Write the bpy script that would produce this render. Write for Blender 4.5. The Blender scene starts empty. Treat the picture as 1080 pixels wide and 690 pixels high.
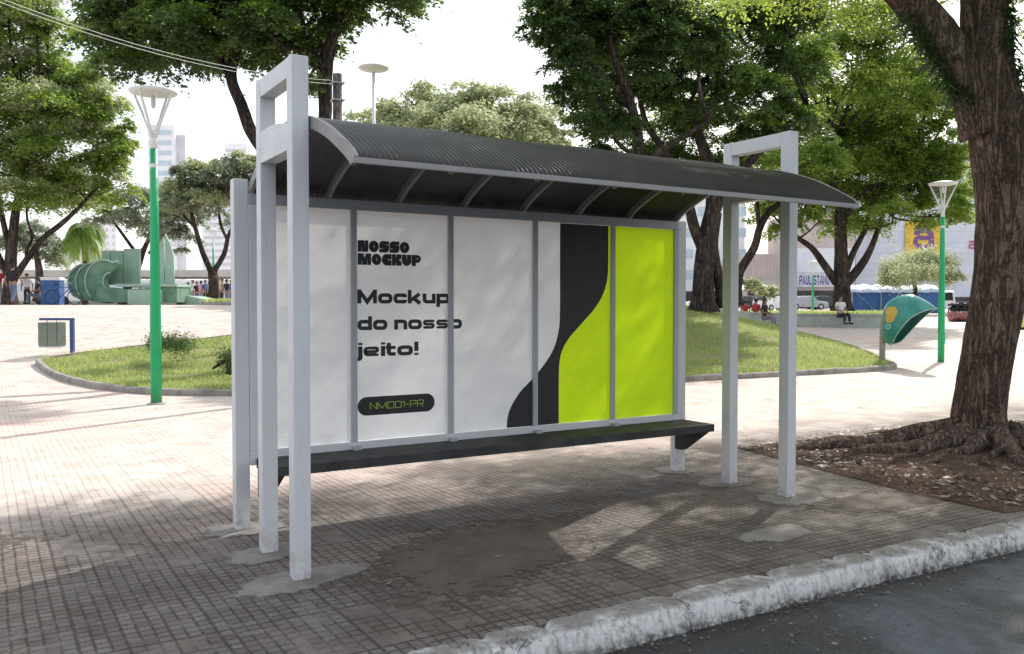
import bpy, bmesh, math, random
import numpy as np
from mathutils import Vector, Matrix
random.seed(7); R = np.random.default_rng(11)
D = bpy.data; S = bpy.context.scene; C = S.collection
rad = math.radians

# ------------------------------------------------------------------ camera frame
YAW, PITCH, FPX = 0.5516, -0.0253, 917.0
CAM = Vector((-1.595, -4.959, 1.6))
FW = Vector((math.sin(YAW), math.cos(YAW), 0)); RT = Vector((math.cos(YAW), -math.sin(YAW), 0))
HZ = 345 + FPX * math.tan(PITCH)           # row of the horizon

def ss(x, a, b):
    t = min(1, max(0, (x - a) / (b - a))); return t * t * (3 - 2 * t)
def terr(X, Y):
    """height of the park ground: level by the street, rising towards the square"""
    dx, dy = X - CAM.x, Y - CAM.y
    d = dx * FW.x + dy * FW.y; r = dx * RT.x + dy * RT.y
    k = ss(r, 5, 13)
    h = 1.6 * ss(d, 16, 34) * (1 - k) + k * (.55 * ss(d, 24, 45) + .4 * ss(d, 48, 70) + .3 * ss(d, 75, 110))
    return h * ss(Y, 4, 12)
def at(u, d, z=None, dz=0):
    """point standing d metres ahead of the viewpoint, on the ground unless z is given"""
    p = CAM + FW * d + RT * ((u - 540) / FPX * d)
    p.z = (terr(p.x, p.y) if z is None else z) + dz
    return p
def pv(u, v, d):
    return at(u, d, CAM.z + (HZ - v) / FPX * d)

# ------------------------------------------------------------------ materials
def newmat(name):
    m = D.materials.new(name); m.use_nodes = True; nt = m.node_tree
    for n in list(nt.nodes):
        if n.type != 'OUTPUT_MATERIAL': nt.nodes.remove(n)
    out = nt.nodes[0]
    return m, nt, out
class NB:
    def __init__(s, nt): s.nt = nt
    def n(s, t, **kw):
        x = s.nt.nodes.new(t)
        for k, v in kw.items(): setattr(x, k, v)
        return x
    def l(s, a, b): s.nt.links.new(a, b)
    def val(s, sock, v):
        if isinstance(v, (int, float)): sock.default_value = v
        elif isinstance(v, (tuple, list)):
            sock.default_value = tuple(v) + ((1,) if len(v) == 3 and len(sock.default_value) == 4 else ())
        else: s.l(v, sock)
    def math(s, op, a, b=0.0, c=0.0, clamp=False):
        x = s.n('ShaderNodeMath', operation=op, use_clamp=clamp)
        s.val(x.inputs[0], a); s.val(x.inputs[1], b)
        if op in ('MULTIPLY_ADD', 'SMOOTH_MIN'): s.val(x.inputs[2], c)
        return x.outputs[0]
    def coord(s, scale=(1, 1, 1), kind='Object', loc=(0, 0, 0), rot=(0, 0, 0)):
        tc = s.n('ShaderNodeTexCoord'); mp = s.n('ShaderNodeMapping')
        mp.inputs['Scale'].default_value = scale; mp.inputs['Location'].default_value = loc; mp.inputs['Rotation'].default_value = rot
        s.l(tc.outputs[kind], mp.inputs[0]); return mp.outputs[0]
    def noise(s, vec, scale, detail=4, rough=.55, dist=0):
        x = s.n('ShaderNodeTexNoise'); x.inputs['Scale'].default_value = scale; x.inputs['Detail'].default_value = detail
        x.inputs['Roughness'].default_value = rough; x.inputs['Distortion'].default_value = dist; s.l(vec, x.inputs['Vector']); return x.outputs[0]
    def ramp(s, f, a, b, va=0.0, vb=1.0):
        x = s.n('ShaderNodeMapRange'); x.interpolation_type = 'SMOOTHSTEP'
        s.val(x.inputs[0], f)
        for i, v in enumerate((a, b, va, vb)): x.inputs[i + 1].default_value = v
        return x.outputs[0]
    def mix(s, f, a, b, bt='MIX'):
        x = s.n('ShaderNodeMix', data_type='RGBA', blend_type=bt); s.val(x.inputs[0], f)
        s.val(x.inputs[6], a); s.val(x.inputs[7], b); return x.outputs[2]
    def bump(s, h, strength=.3, dist=.01, normal=None):
        x = s.n('ShaderNodeBump'); x.inputs['Strength'].default_value = strength; x.inputs['Distance'].default_value = dist
        s.l(h, x.inputs['Height'])
        if normal is not None: s.l(normal, x.inputs['Normal'])
        return x.outputs[0]
    def principled(s, out, color, rough=.6, metal=0, normal=None, spec=.5):
        p = s.n('ShaderNodeBsdfPrincipled'); s.val(p.inputs['Base Color'], color); s.val(p.inputs['Roughness'], rough)
        p.inputs['Metallic'].default_value = metal; s.val(p.inputs['Specular IOR Level'], spec)
        if normal is not None: s.l(normal, p.inputs['Normal'])
        s.l(p.outputs[0], out.inputs['Surface']); return p

def simple(name, c1, c2=None, scale=6, rough=.6, bump=.15, bscale=60, metal=0, stretch=(1, 1, 1), spec=.5, dirt=0, bdist=.004):
    m, nt, out = newmat(name); b = NB(nt)
    c2 = c2 or tuple(x * .82 for x in c1)
    v = b.coord(stretch)
    f = b.ramp(b.noise(v, scale, 5, .6), .35, .65)
    col = b.mix(f, c1, c2)
    if dirt: 
        g = b.ramp(b.noise(v, scale * 4.3, 6, .7), .55, .75, 0, dirt); col = b.mix(g, col, tuple(x * .35 for x in c1))
    n = b.bump(b.noise(v, bscale, 4), bump, bdist)
    b.principled(out, col, rough, metal, n, spec); return m

def paint(name, c, rough=.38, grime=.35):
    m, nt, out = newmat(name); b = NB(nt)
    v = b.coord(); vs = b.coord((8, 8, .8))
    g1 = b.ramp(b.noise(vs, 3.2, 6, .7), .48, .78, 0, grime)
    g2 = b.ramp(b.noise(v, 38, 5, .75), .6, .74, 0, grime * .8)
    tc = b.n('ShaderNodeTexCoord'); sp = b.n('ShaderNodeSeparateXYZ'); b.l(tc.outputs['Object'], sp.inputs[0])
    low = b.math('MULTIPLY', b.ramp(sp.outputs[2], .28, .0), b.ramp(b.noise(v, 14, 5, .7), .35, .7))
    col = b.mix(g1, c, tuple(x * .62 for x in c)); col = b.mix(g2, col, (c[0] * .5, c[1] * .45, c[2] * .4))
    col = b.mix(b.math('MULTIPLY', low, .7), col, (.2, .155, .12))
    col = b.mix(b.ramp(b.noise(v, 1.3, 3), .3, .7, 0, .25), col, tuple(min(1, x * 1.18) for x in c))
    n = b.bump(b.noise(v, 55, 5, .6), .12, .003)
    b.principled(out, col, b.ramp(b.noise(v, 9, 4), .3, .7, rough - .08, rough + .16), 0, n); return m

def leafmat(name, dark, light, trans=.38, tcol=None, hue=.1):
    m, nt, out = newmat(name); b = NB(nt)
    g = b.n('ShaderNodeNewGeometry'); 
    v = b.coord(); big = b.ramp(b.noise(v, .5, 3), .35, .65)
    f = b.math('ADD', b.math('MULTIPLY', g.outputs['Random Per Island'], .65), b.math('MULTIPLY', big, .35))
    col = b.mix(f, dark, light)
    p = b.n('ShaderNodeBsdfPrincipled'); b.l(col, p.inputs['Base Color']); p.inputs['Roughness'].default_value = .5
    p.inputs['Specular IOR Level'].default_value = .35
    t = b.n('ShaderNodeBsdfTranslucent')
    tc = b.mix(.5, col, tcol or tuple(min(1, x * 2.2) for x in light)); b.l(tc, t.inputs[0])
    mx = b.n('ShaderNodeMixShader'); mx.inputs[0].default_value = trans
    b.l(p.outputs[0], mx.inputs[1]); b.l(t.outputs[0], mx.inputs[2]); b.l(mx.outputs[0], out.inputs['Surface']); return m

def barkmat(name, c1, c2, sc=1.0):
    m, nt, out = newmat(name); b = NB(nt)
    v = b.coord((5 * sc, 5 * sc, .8 * sc)); v2 = b.coord((1, 1, 1))
    n0 = b.noise(v, 2.2, 9, .74, 1.1); rid = b.math('ABSOLUTE', b.math('SUBTRACT', n0, .5)); fis = b.ramp(rid, .0, .055)
    n1 = b.noise(v2, 2.6 * sc, 7, .7, .4); n2 = b.noise(v2, 34 * sc, 6, .75)
    col = b.mix(b.ramp(n1, .36, .64), c2, c1); col = b.mix(b.ramp(n2, .42, .68, 0, .75), col, tuple(min(1, x * 1.45) for x in c1))
    col = b.mix(b.math('MULTIPLY_ADD', fis, -.6, .6), col, tuple(x * .3 for x in c2))
    lich = b.ramp(b.noise(v2, 5.0 * sc, 8, .75), .60, .70, 0, .45); col = b.mix(lich, col, (c1[0] * 1.7, c1[1] * 1.8, c1[2] * 1.85))
    h = b.math('ADD', b.math('MULTIPLY', fis, .45), b.math('ADD', b.math('MULTIPLY', n2, .5), b.math('MULTIPLY', n0, .8)))
    b.principled(out, col, .92, 0, b.bump(h, 1, .045 / sc), .15); return m

M = {}
M['paint'] = paint('grey_paint', (.63, .63, .645))
M['rail'] = paint('rail_paint', (.42, .43, .455), .42)
M['rib'] = paint('rib_paint', (.30, .285, .28), .5)
M['bench'] = simple('bench_paint', (.03, .03, .032), (.055, .055, .055), 5, .8, .1, 80, dirt=.5)
M['black'] = simple('poster_black', (.014, .014, .016), (.022, .022, .024), 30, .55, .5, 55, bdist=.006)
M['ink'] = simple('ink_black', (.02, .02, .021), (.028, .028, .03), 30, .6, .4, 55, bdist=.005)
M['lime'] = simple('poster_lime', (.46, .78, .012), (.42, .73, .01), 7, .5, .5, 34, stretch=(1, 1, 2.2), bdist=.006)
M['limeink'] = simple('ink_lime', (.55, .72, .06), None, 7, .6, .1)
M['white'] = simple('poster_white', (.83, .83, .84), (.77, .77, .785), 9, .5, .65, 34, stretch=(1, 1, 2.2), bdist=.008)
M['green'] = paint('lamp_green', (.01, .36, .13), .35, .25)
M['wpaint'] = paint('lamp_white', (.72, .73, .72), .4, .3)
M['steel'] = simple('steel', (.45, .46, .47), (.3, .3, .3), 8, .4, .1, 60, .7)
M['bluep'] = paint('blue_paint', (.03, .07, .22), .4, .2)
M['tarp'] = simple('blue_tarp', (.02, .085, .27), (.03, .13, .36), 3, .5, .5, 12, bdist=.03)
M['tarpw'] = simple('pale_tarp', (.62, .68, .78), (.4, .5, .7), 2, .5, .4, 8, bdist=.03)
M['sculpt'] = simple('green_concrete', (.09, .19, .125), (.15, .27, .19), 2, .8, .3, 30, dirt=.4)
M['sculptp'] = simple('pale_green_concrete', (.34, .46, .38), (.27, .40, .32), 2, .8, .2, 30)
M['conc'] = simple('concrete', (.4, .38, .35), (.3, .28, .26), 5, .9, .4, 45, dirt=.5)
M['stone'] = simple('edging_stone', (.34, .31, .28), (.22, .2, .18), 4, .9, .5, 30, dirt=.6, bdist=.01)
M['pwall'] = simple('planter_concrete', (.42, .47, .42), (.34, .37, .33), 3, .9, .3, 25, dirt=.5)
M['fac_w'] = simple('facade_white', (.68, .71, .77), (.6, .63, .69), .5, .8, .1)
M['fac_b'] = simple('facade_beige', (.5, .46, .41), (.42, .38, .35), .6, .8, .2)
M['fac_p'] = simple('facade_pink', (.6, .5, .48), (.52, .44, .43), .6, .8, .1)
M['fac_pale'] = simple('facade_pale', (.8, .82, .85), (.74, .76, .8), .3, .8, .05)
M['fac_side'] = simple('facade_side', (.62, .64, .68), None, .3, .8, .05)
M['glassb'] = simple('window_band', (.42, .54, .62), (.5, .6, .66), .4, .2, .02)
M['dark'] = simple('shop_dark', (.03, .028, .03), (.08, .06, .06), 1.2, .6, .1)
M['awn'] = simple('dark_awning', (.06, .07, .09), None, 2, .7, .1)
M['yellow'] = simple('sign_yellow', (.78, .52, .06), None, 1, .6, .05)
M['purple'] = simple('sign_purple', (.22, .1, .28), None, 1, .6, .05)
M['magenta'] = simple('sign_magenta', (.5, .14, .3), None, 1, .6, .05)
M['signw'] = simple('sign_white', (.74, .73, .78), None, 1, .6, .05)
M['signb'] = simple('sign_blue', (.11, .1, .36), None, 1, .6, .05)
M['carw'] = simple('car_white', (.75, .76, .77), None, .5, .22, .0)
M['cars'] = simple('car_silver', (.4, .42, .44), None, .5, .25, .0, metal=.5)
M['card'] = simple('car_dark', (.04, .045, .05), None, .5, .2, .0)
M['carr'] = simple('car_red', (.3, .03, .03), None, .5, .2, .0)
M['glass'] = simple('car_glass', (.03, .04, .045), None, 1, .08, .0)
M['tyre'] = simple('tyre', (.02, .02, .02), None, 9, .85, .1)
M['lampg'] = simple('headlight', (.8, .8, .75), None, 1, .15, .0)
M['skin'] = simple('skin', (.33, .19, .13), None, 6, .6, .05)
M['hair'] = simple('hair', (.02, .015, .012), None, 12, .7, .3)
for k, c in dict(c_black=(.02, .02, .025), c_white=(.72, .72, .72), c_red=(.4, .04, .05), c_blue=(.07, .14, .34), c_grey=(.25, .26, .29),
                 c_teal=(.1, .35, .36), c_jean=(.12, .17, .26), c_pink=(.6, .3, .34), c_tan=(.4, .3, .2)).items():
    M[k] = simple('cloth_' + k[2:], c, None, 8, .85, .3, 40)
M['bark'] = barkmat('bark_foreground', (.25, .175, .135), (.125, .085, .066))
M['bark2'] = barkmat('bark_park', (.13, .10, .085), (.05, .04, .036), .6)
M['bark3'] = barkmat('bark_grey', (.26, .22, .19), (.15, .125, .11), .6)
M['root'] = barkmat('bark_roots', (.27, .195, .16), (.12, .082, .068), 1.4)
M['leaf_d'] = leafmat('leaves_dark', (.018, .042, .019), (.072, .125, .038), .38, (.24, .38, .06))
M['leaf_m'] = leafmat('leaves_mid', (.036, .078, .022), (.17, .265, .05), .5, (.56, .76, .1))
M['leaf_y'] = leafmat('leaves_sunny', (.10, .165, .03), (.30, .40, .07), .52, (.72, .88, .15))  # yellow-green of sunlit leaves, set as base colour
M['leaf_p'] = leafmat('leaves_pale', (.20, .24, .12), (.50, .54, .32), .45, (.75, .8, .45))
M['leaf_h'] = leafmat('leaves_hazy', (.13, .165, .11), (.31, .355, .25), .42, (.5, .56, .38))  # distance haze mixed into the leaf colour
M['fern'] = leafmat('fern_green', (.02, .05, .02), (.05, .12, .03), .3)
M['flower'] = leafmat('flower_red', (.1, .06, .05), (.3, .13, .13), .2)

def tile_paving():
    m, nt, out = newmat('tile_paving'); b = NB(nt)
    tc = b.n('ShaderNodeTexCoord'); P = tc.outputs['Object']
    jit = b.n('ShaderNodeTexNoise'); jit.inputs['Scale'].default_value = 1.6; jit.inputs['Detail'].default_value = 3; b.l(P, jit.inputs['Vector'])
    vm = b.n('ShaderNodeVectorMath', operation='MULTIPLY_ADD'); b.l(jit.outputs['Color'], vm.inputs[0]); vm.inputs[1].default_value = (.02, .02, 0); b.l(P, vm.inputs[2])
    sp = b.n('ShaderNodeSeparateXYZ'); b.l(vm.outputs[0], sp.inputs[0])
    def grid(pitch, w, ox=0, oy=0):
        r = []
        for s, o in ((0, ox), (1, oy)):
            q = b.math('DIVIDE', b.math('ADD', sp.outputs[s], o), pitch)
            fr = b.math('SUBTRACT', q, b.math('ROUND', q))
            r.append(b.math('MULTIPLY', b.math('ABSOLUTE', fr), pitch))
        dm = b.math('MINIMUM', r[0], r[1]); return b.ramp(dm, w * .35, w, 1, 0)
    def cell(pitch):
        q = b.n('ShaderNodeCombineXYZ')
        for s in (0, 1): b.l(b.math('FLOOR', b.math('DIVIDE', sp.outputs[s], pitch)), q.inputs[s])
        w = b.n('ShaderNodeTexWhiteNoise', noise_dimensions='2D'); b.l(q.outputs[0], w.inputs['Vector']); return w.outputs['Value'], w.outputs['Color']
    n_big = b.noise(P, .45, 4, .55); n_mid = b.noise(P, 2.1, 6, .62); n_fine = b.noise(P, 26, 5, .7); n_g = b.noise(P, 130, 3, .7)
    c6, c6c = cell(.6); c2, _ = cell(.2); c1, _ = cell(.0667)
    small = b.math('MULTIPLY', grid(.0667, .0095), b.math('MULTIPLY', b.ramp(b.noise(P, 6.5, 5, .7), .36, .52, .25, 1), b.ramp(b.math('ADD', b.math('MULTIPLY', c6, .38), b.math('ADD', n_mid, b.math('MULTIPLY', n_fine, .25))), .56, .80)))
    med = b.math('MULTIPLY', grid(.2, .010), b.ramp(b.math('ADD', n_mid, b.math('MULTIPLY', n_fine, .3)), .45, .72, .35, 1))
    big = b.math('MULTIPLY', grid(.6, .014), b.ramp(n_fine, .3, .55, .6, 1))
    line = b.math('MULTIPLY', b.math('MAXIMUM', b.math('MAXIMUM', small, med), big), b.ramp(n_fine, .25, .6, .45, 1))
    base = b.mix(b.ramp(n_big, .35, .65), (.168, .136, .115), (.118, .098, .086))
    base = b.mix(b.ramp(n_mid, .42, .68), base, (.095, .073, .061))
    base = b.mix(b.math('MULTIPLY', b.ramp(c6, .8, .82), .3), base, (.32, .22, .185))       # a few pink tiles
    base = b.mix(b.math('MULTIPLY', c2, .3), base, (.16, .14, .125))
    base = b.mix(b.math('MULTIPLY', c1, .16), base, (.5, .46, .42))
    base = b.mix(b.ramp(n_fine, .5, .75, 0, .6), base, (.10, .085, .078)); base = b.mix(b.ramp(n_g, .55, .7, 0, .35), base, (.5, .47, .43))
    # sunlight painted in: base paler beyond the tree's shade; stains near the street
    sy = b.n('ShaderNodeSeparateXYZ'); b.l(P, sy.inputs[0])
    far = b.ramp(sy.outputs[1], 1.4, 3.8)
    base = b.mix(b.math('MULTIPLY', far, .8), base, b.mix(b.ramp(n_mid, .4, .65), (.73, .64, .575), (.62, .525, .47)))
    stain = b.ramp(b.noise(P, .9, 5, .6, .8), .5, .66); near = b.ramp(sy.outputs[1], 1.6, .2)
    base = b.mix(b.math('MULTIPLY', b.math('MULTIPLY', stain, near), .55), base, (.10, .082, .07))
    base = b.mix(b.math('MULTIPLY', b.ramp(b.noise(P, 3.4, 7, .7, .4), .54, .66), .35), base, (.20, .135, .105)); base = b.mix(b.math('MULTIPLY', b.ramp(b.noise(P, 8, 6, .75), .6, .7), .4), base, (.45, .42, .38))
    lk = b.math('MULTIPLY', line, b.math('MULTIPLY_ADD', far, -.66, .84))  # joints painted fainter where the sunlit tone comes in
    pk, _ = cell(3.0); base = b.mix(b.math('MULTIPLY', b.math('MULTIPLY', far, b.ramp(pk, .68, .7)), .55), base, (.66, .47, .41)); col = b.mix(lk, base, (.035, .03, .027))
    h = b.math('ADD', b.math('MULTIPLY', line, -1), b.math('ADD', b.math('MULTIPLY', n_g, .25), b.math('MULTIPLY', c2, .25)))
    b.principled(out, col, b.ramp(n_mid, .3, .7, .7, .9), 0, b.bump(h, .7, .006), .3); return m
M['tile'] = tile_paving()

def asphalt():
    m, nt, out = newmat('asphalt'); b = NB(nt); v = b.coord()
    sp = b.n('ShaderNodeSeparateXYZ'); b.l(v, sp.inputs[0])
    n1 = b.noise(v, .55, 5, .6, .7); n2 = b.noise(v, 190, 2, .7); n3 = b.noise(v, 6, 6, .7)
    col = b.mix(b.ramp(n1, .42, .58), (.012, .014, .018), (.115, .132, .152))  # broad pale bluish patches paint dappled light onto the road
    col = b.mix(b.ramp(n3, .45, .75, 0, .6), col, (.03, .032, .036)); col = b.mix(b.ramp(b.noise(v, 48, 5, .8), .5, .72, 0, .55), col, (.22, .235, .25)); col = b.mix(b.ramp(b.noise(v, 75, 4, .8), .5, .36, 0, .6), col, (.012, .013, .015))
    gut = b.math('MULTIPLY', b.ramp(sp.outputs[1], -1.95, -1.6), b.ramp(n3, .25, .55))
    col = b.mix(b.math('MULTIPLY', gut, .85), col, (.03, .026, .023))
    h = b.math('ADD', n2, b.math('MULTIPLY', n3, .6))
    b.principled(out, col, b.ramp(n1, .35, .6, .5, .85), 0, b.bump(h, .8, .006), .45); return m
M['asphalt'] = asphalt()

def kerbmat():
    m, nt, out = newmat('worn_white_kerb'); b = NB(nt); v = b.coord()
    n1 = b.noise(v, 3.5, 8, .72, .3); n2 = b.noise(v, 22, 6, .75); n3 = b.noise(v, 90, 3)
    w = b.ramp(b.math('ADD', b.math('MULTIPLY', n1, .6), b.math('MULTIPLY', n2, .4)), .49, .65)
    col = b.mix(w, (.68, .67, .665), (.22, .2, .185)); col = b.mix(b.ramp(n2, .56, .72, 0, .8), col, (.12, .10, .09))
    vr = b.n('ShaderNodeTexVoronoi', feature='DISTANCE_TO_EDGE'); vr.inputs['Scale'].default_value = 1.5
    b.l(b.mix(.25, v, b.n('ShaderNodeTexNoise').outputs['Color']), vr.inputs['Vector'])
    rd = b.math('ABSOLUTE', b.math('SUBTRACT', b.noise(v, 1.7, 9, .68, .5), .5)); cr = b.math('MULTIPLY', b.ramp(rd, .002, .007, 1, 0), b.ramp(n1, .45, .6)); col = b.mix(b.math('MULTIPLY', cr, .8), col, (.03, .025, .02))
    vst = b.coord((14, 14, 1.5)); col = b.mix(b.ramp(b.noise(vst, 2, 6, .7), .46, .68, 0, .55), col, (.2, .18, .165))
    sp = b.n('ShaderNodeSeparateXYZ'); b.l(v, sp.inputs[0])
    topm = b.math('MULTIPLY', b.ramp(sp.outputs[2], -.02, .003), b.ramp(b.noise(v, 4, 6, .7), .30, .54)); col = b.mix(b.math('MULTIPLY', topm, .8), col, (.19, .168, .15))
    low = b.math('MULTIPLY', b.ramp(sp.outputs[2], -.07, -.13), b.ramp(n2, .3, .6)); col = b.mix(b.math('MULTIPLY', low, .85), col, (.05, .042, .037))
    h = b.math('ADD', b.math('MULTIPLY', n2, 1), b.math('MULTIPLY', cr, -1.4)); h = b.math('ADD', h, b.math('MULTIPLY', n3, .3))
    b.principled(out, col, .85, 0, b.bump(h, .9, .014), .3); return m
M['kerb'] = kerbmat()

def patchmat(name='cement_patch', amp=1.5, c1=(.29, .265, .245), c2=(.19, .17, .155)):
    """thin skin of cement that breaks up towards its rim"""
    m, nt, out = newmat(name); b = NB(nt); v = b.coord()
    n1 = b.noise(v, 3, 6, .65); n2 = b.noise(v, 45, 5, .7); n3 = b.noise(v, 9, 7, .72)
    col = b.mix(b.ramp(n1, .38, .65), c1, c2); col = b.mix(b.ramp(n2, .5, .75, 0, .5), col, tuple(x * .6 for x in c2))
    p = b.n('ShaderNodeBsdfPrincipled'); b.l(col, p.inputs['Base Color']); p.inputs['Roughness'].default_value = .9; p.inputs['Specular IOR Level'].default_value = .25
    b.l(b.bump(b.math('ADD', n1, n2), .7, .008), p.inputs['Normal'])
    at_ = b.n('ShaderNodeAttribute'); at_.attribute_name = 'edge'; t = b.n('ShaderNodeBsdfTransparent')
    f = b.ramp(b.math('ADD', at_.outputs['Fac'], b.math('MULTIPLY_ADD', n3, amp, -amp / 2)), .1, .5)
    mx = b.n('ShaderNodeMixShader'); b.l(f, mx.inputs[0]); b.l(t.outputs[0], mx.inputs[1]); b.l(p.outputs[0], mx.inputs[2]); b.l(mx.outputs[0], out.inputs['Surface']); return m
M['worn'] = patchmat('worn_cement', 3.4, (.145, .118, .10), (.105, .085, .074))
M['patch'] = patchmat()
def dirtmat():
    m, nt, out = newmat('red_dirt'); b = NB(nt); v = b.coord()
    n1 = b.noise(v, 1.8, 6, .65); n2 = b.noise(v, 30, 6, .75)
    col = b.mix(b.ramp(n1, .35, .65), (.16, .095, .07), (.085, .052, .04)); col = b.mix(b.ramp(n2, .5, .72, 0, .8), col, (.34, .25, .2))
    col = b.mix(b.ramp(n2, .45, .3, 0, .7), col, (.03, .02, .016))
    b.principled(out, col, .95, 0, b.bump(n2, 1, .03), .2); return m
M['dirt'] = dirtmat()
def lawnmat():
    m, nt, out = newmat('lawn_soil'); b = NB(nt); v = b.coord()
    n1 = b.noise(v, .7, 6, .65); n2 = b.noise(v, 18, 6, .75)
    col = b.mix(b.ramp(n1, .35, .65), (.19, .235, .075), (.31, .31, .13)); col = b.mix(b.ramp(n2, .45, .7, 0, .7), col, (.06, .085, .02))
    col = b.mix(b.ramp(b.noise(v, 1.1, 5, .6), .52, .62, 0, .8), col, (.25, .2, .12))
    b.principled(out, col, .95, 0, b.bump(n2, 1, .04), .2); return m
M['lawn'] = lawnmat()
M['grass'] = leafmat('grass_blades', (.13, .21, .045), (.46, .54, .18), .45, (.8, .85, .35))
M['litter'] = leafmat('dry_leaves', (.05, .032, .024), (.36, .27, .2), .1, (.3, .2, .1))

def roofmat():
    m, nt, out = newmat('smoked_sheet'); b = NB(nt); v = b.coord()
    n1 = b.noise(v, 2.2, 6, .65); n2 = b.noise(v, 17, 6, .7)
    col = b.mix(b.ramp(n1, .45, .7), (.012, .012, .013), (.04, .037, .036)); col = b.mix(b.ramp(n2, .6, .76, 0, .4), col, (.12, .11, .10))
    p = b.principled(out, col, b.ramp(n1, .3, .7, .28, .5), 0, b.bump(n2, .15, .003), .5)
    t = b.n('ShaderNodeBsdfTranslucent'); t.inputs[0].default_value = (.12, .115, .11, 1)
    mx = b.n('ShaderNodeMixShader'); mx.inputs[0].default_value = .03
    b.l(p.outputs[0], mx.inputs[1]); b.l(t.outputs[0], mx.inputs[2]); b.l(mx.outputs[0], out.inputs['Surface']); return m
M['roof'] = roofmat()
def backlit(name, c1, c2, tf):
    """printed vinyl that lets some of the daylight behind it through"""
    m, nt, out = newmat(name); b = NB(nt); v = b.coord((1, 1, 2.4)); v1 = b.coord()
    n1 = b.noise(v, 3.0, 5, .6); n2 = b.noise(v, 52, 6, .7); col = b.mix(b.ramp(n1, .35, .68), c1, c2); col = b.mix(b.ramp(n2, .45, .68, 0, .5), col, tuple(x * .82 for x in c2))
    nr = b.bump(n2, .9, .012); p = b.principled(out, col, .5, 0, nr, .35)
    t = b.n('ShaderNodeBsdfTranslucent'); b.l(col, t.inputs[0]); mx = b.n('ShaderNodeMixShader'); mx.inputs[0].default_value = tf
    b.l(p.outputs[0], mx.inputs[1]); b.l(t.outputs[0], mx.inputs[2]); b.l(mx.outputs[0], out.inputs['Surface']); return m
M['pwhite'] = backlit('backlit_white', (.94, .94, .945), (.88, .88, .895), .27)
M['plime'] = backlit('backlit_lime', (.68, .95, .016), (.62, .91, .014), .42)
def clearmat(name='clear_acrylic', tint=(.36, .42, .4, 1)):
    m, nt, out = newmat(name); b = NB(nt)
    g = b.n('ShaderNodeBsdfGlossy'); g.inputs['Roughness'].default_value = .1; g.inputs[0].default_value = (.9, .9, .9, 1)
    t = b.n('ShaderNodeBsdfTransparent'); t.inputs[0].default_value = tint
    mx = b.n('ShaderNodeMixShader'); mx.inputs[0].default_value = .06
    b.l(t.outputs[0], mx.inputs[1]); b.l(g.outputs[0], mx.inputs[2]); b.l(mx.outputs[0], out.inputs['Surface']); return m
M['clearl'] = clearmat('lamp_glass', (.93, .94, .93, 1))
M['clear'] = clearmat()

# ------------------------------------------------------------------ object helpers
def tag(o, label=None, cat=None, group=None, kind=None):
    if label: o['label'] = label
    if cat: o['category'] = cat
    if group: o['group'] = group
    if kind: o['kind'] = kind
    return o
def thing(name, loc, rz=0):
    o = D.objects.new(name, None); C.objects.link(o); o.location = loc; o.rotation_euler = (0, 0, rz); o.empty_display_size = .2; return o
def obj(name, me, m, parent=None, smooth=False):
    if isinstance(me, bmesh.types.BMesh):
        bm = me; me = D.meshes.new(name); bm.to_mesh(me); bm.free()
    if m is not None: me.materials.append(M[m] if isinstance(m, str) else m)
    o = D.objects.new(name, me); C.objects.link(o)
    if parent: o.parent = parent
    if smooth: me.polygons.foreach_set('use_smooth', [True] * len(me.polygons))
    return o
def npmesh(name, V, F, k=4):
    me = D.meshes.new(name); V = np.asarray(V, np.float32).reshape(-1, 3); F = np.asarray(F, np.int32).reshape(-1, k)
    me.vertices.add(len(V)); me.vertices.foreach_set('co', V.ravel())
    me.loops.add(F.size); me.loops.foreach_set('vertex_index', F.ravel())
    me.polygons.add(len(F)); me.polygons.foreach_set('loop_start', np.arange(0, F.size, k, dtype=np.int32))
    me.update(calc_edges=True); me.validate(); return me
def box(bm, x0, y0, z0, x1, y1, z1, bev=0):
    vs = [bm.verts.new((x, y, z)) for x in (x0, x1) for y in (y0, y1) for z in (z0, z1)]
    fs = []
    for idx in ((0, 1, 3, 2), (4, 6, 7, 5), (0, 4, 5, 1), (2, 3, 7, 6), (0, 2, 6, 4), (1, 5, 7, 3)):
        fs.append(bm.faces.new([vs[i] for i in idx]))
    if bev:
        es = list({e for f in fs for e in f.edges})
        bmesh.ops.bevel(bm, geom=es, offset=bev, segments=2, affect='EDGES', profile=.6)
    return bm
def boxobj(name, dims, m, parent=None, bev=0):
    return obj(name, box(bmesh.new(), *dims, bev), m, parent)
def prism(bm, pts, axis, a, b_):
    """extrude a 2-D outline (in the two other axes) between a and b_ along axis"""
    def mk(p, t):
        q = list(p); q.insert(axis, t); return bm.verts.new(q)
    A = [mk(p, a) for p in pts]; B = [mk(p, b_) for p in pts]; n = len(pts)
    bm.faces.new(A); bm.faces.new(B[::-1])
    for i in range(n): bm.faces.new((A[i], B[i], B[(i + 1) % n], A[(i + 1) % n]))
    bmesh.ops.recalc_face_normals(bm, faces=bm.faces); return bm
def lathe(bm, prof, n=16, cx=0, cy=0, cap=True):
    rings = [[bm.verts.new((cx + r * math.cos(2 * math.pi * i / n), cy + r * math.sin(2 * math.pi * i / n), z)) for i in range(n)] for r, z in prof]
    for a, b_ in zip(rings, rings[1:]):
        for i in range(n): bm.faces.new((a[i], a[(i + 1) % n], b_[(i + 1) % n], b_[i]))
    if cap: bm.faces.new(rings[0][::-1]); bm.faces.new(rings[-1])
    return bm
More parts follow.
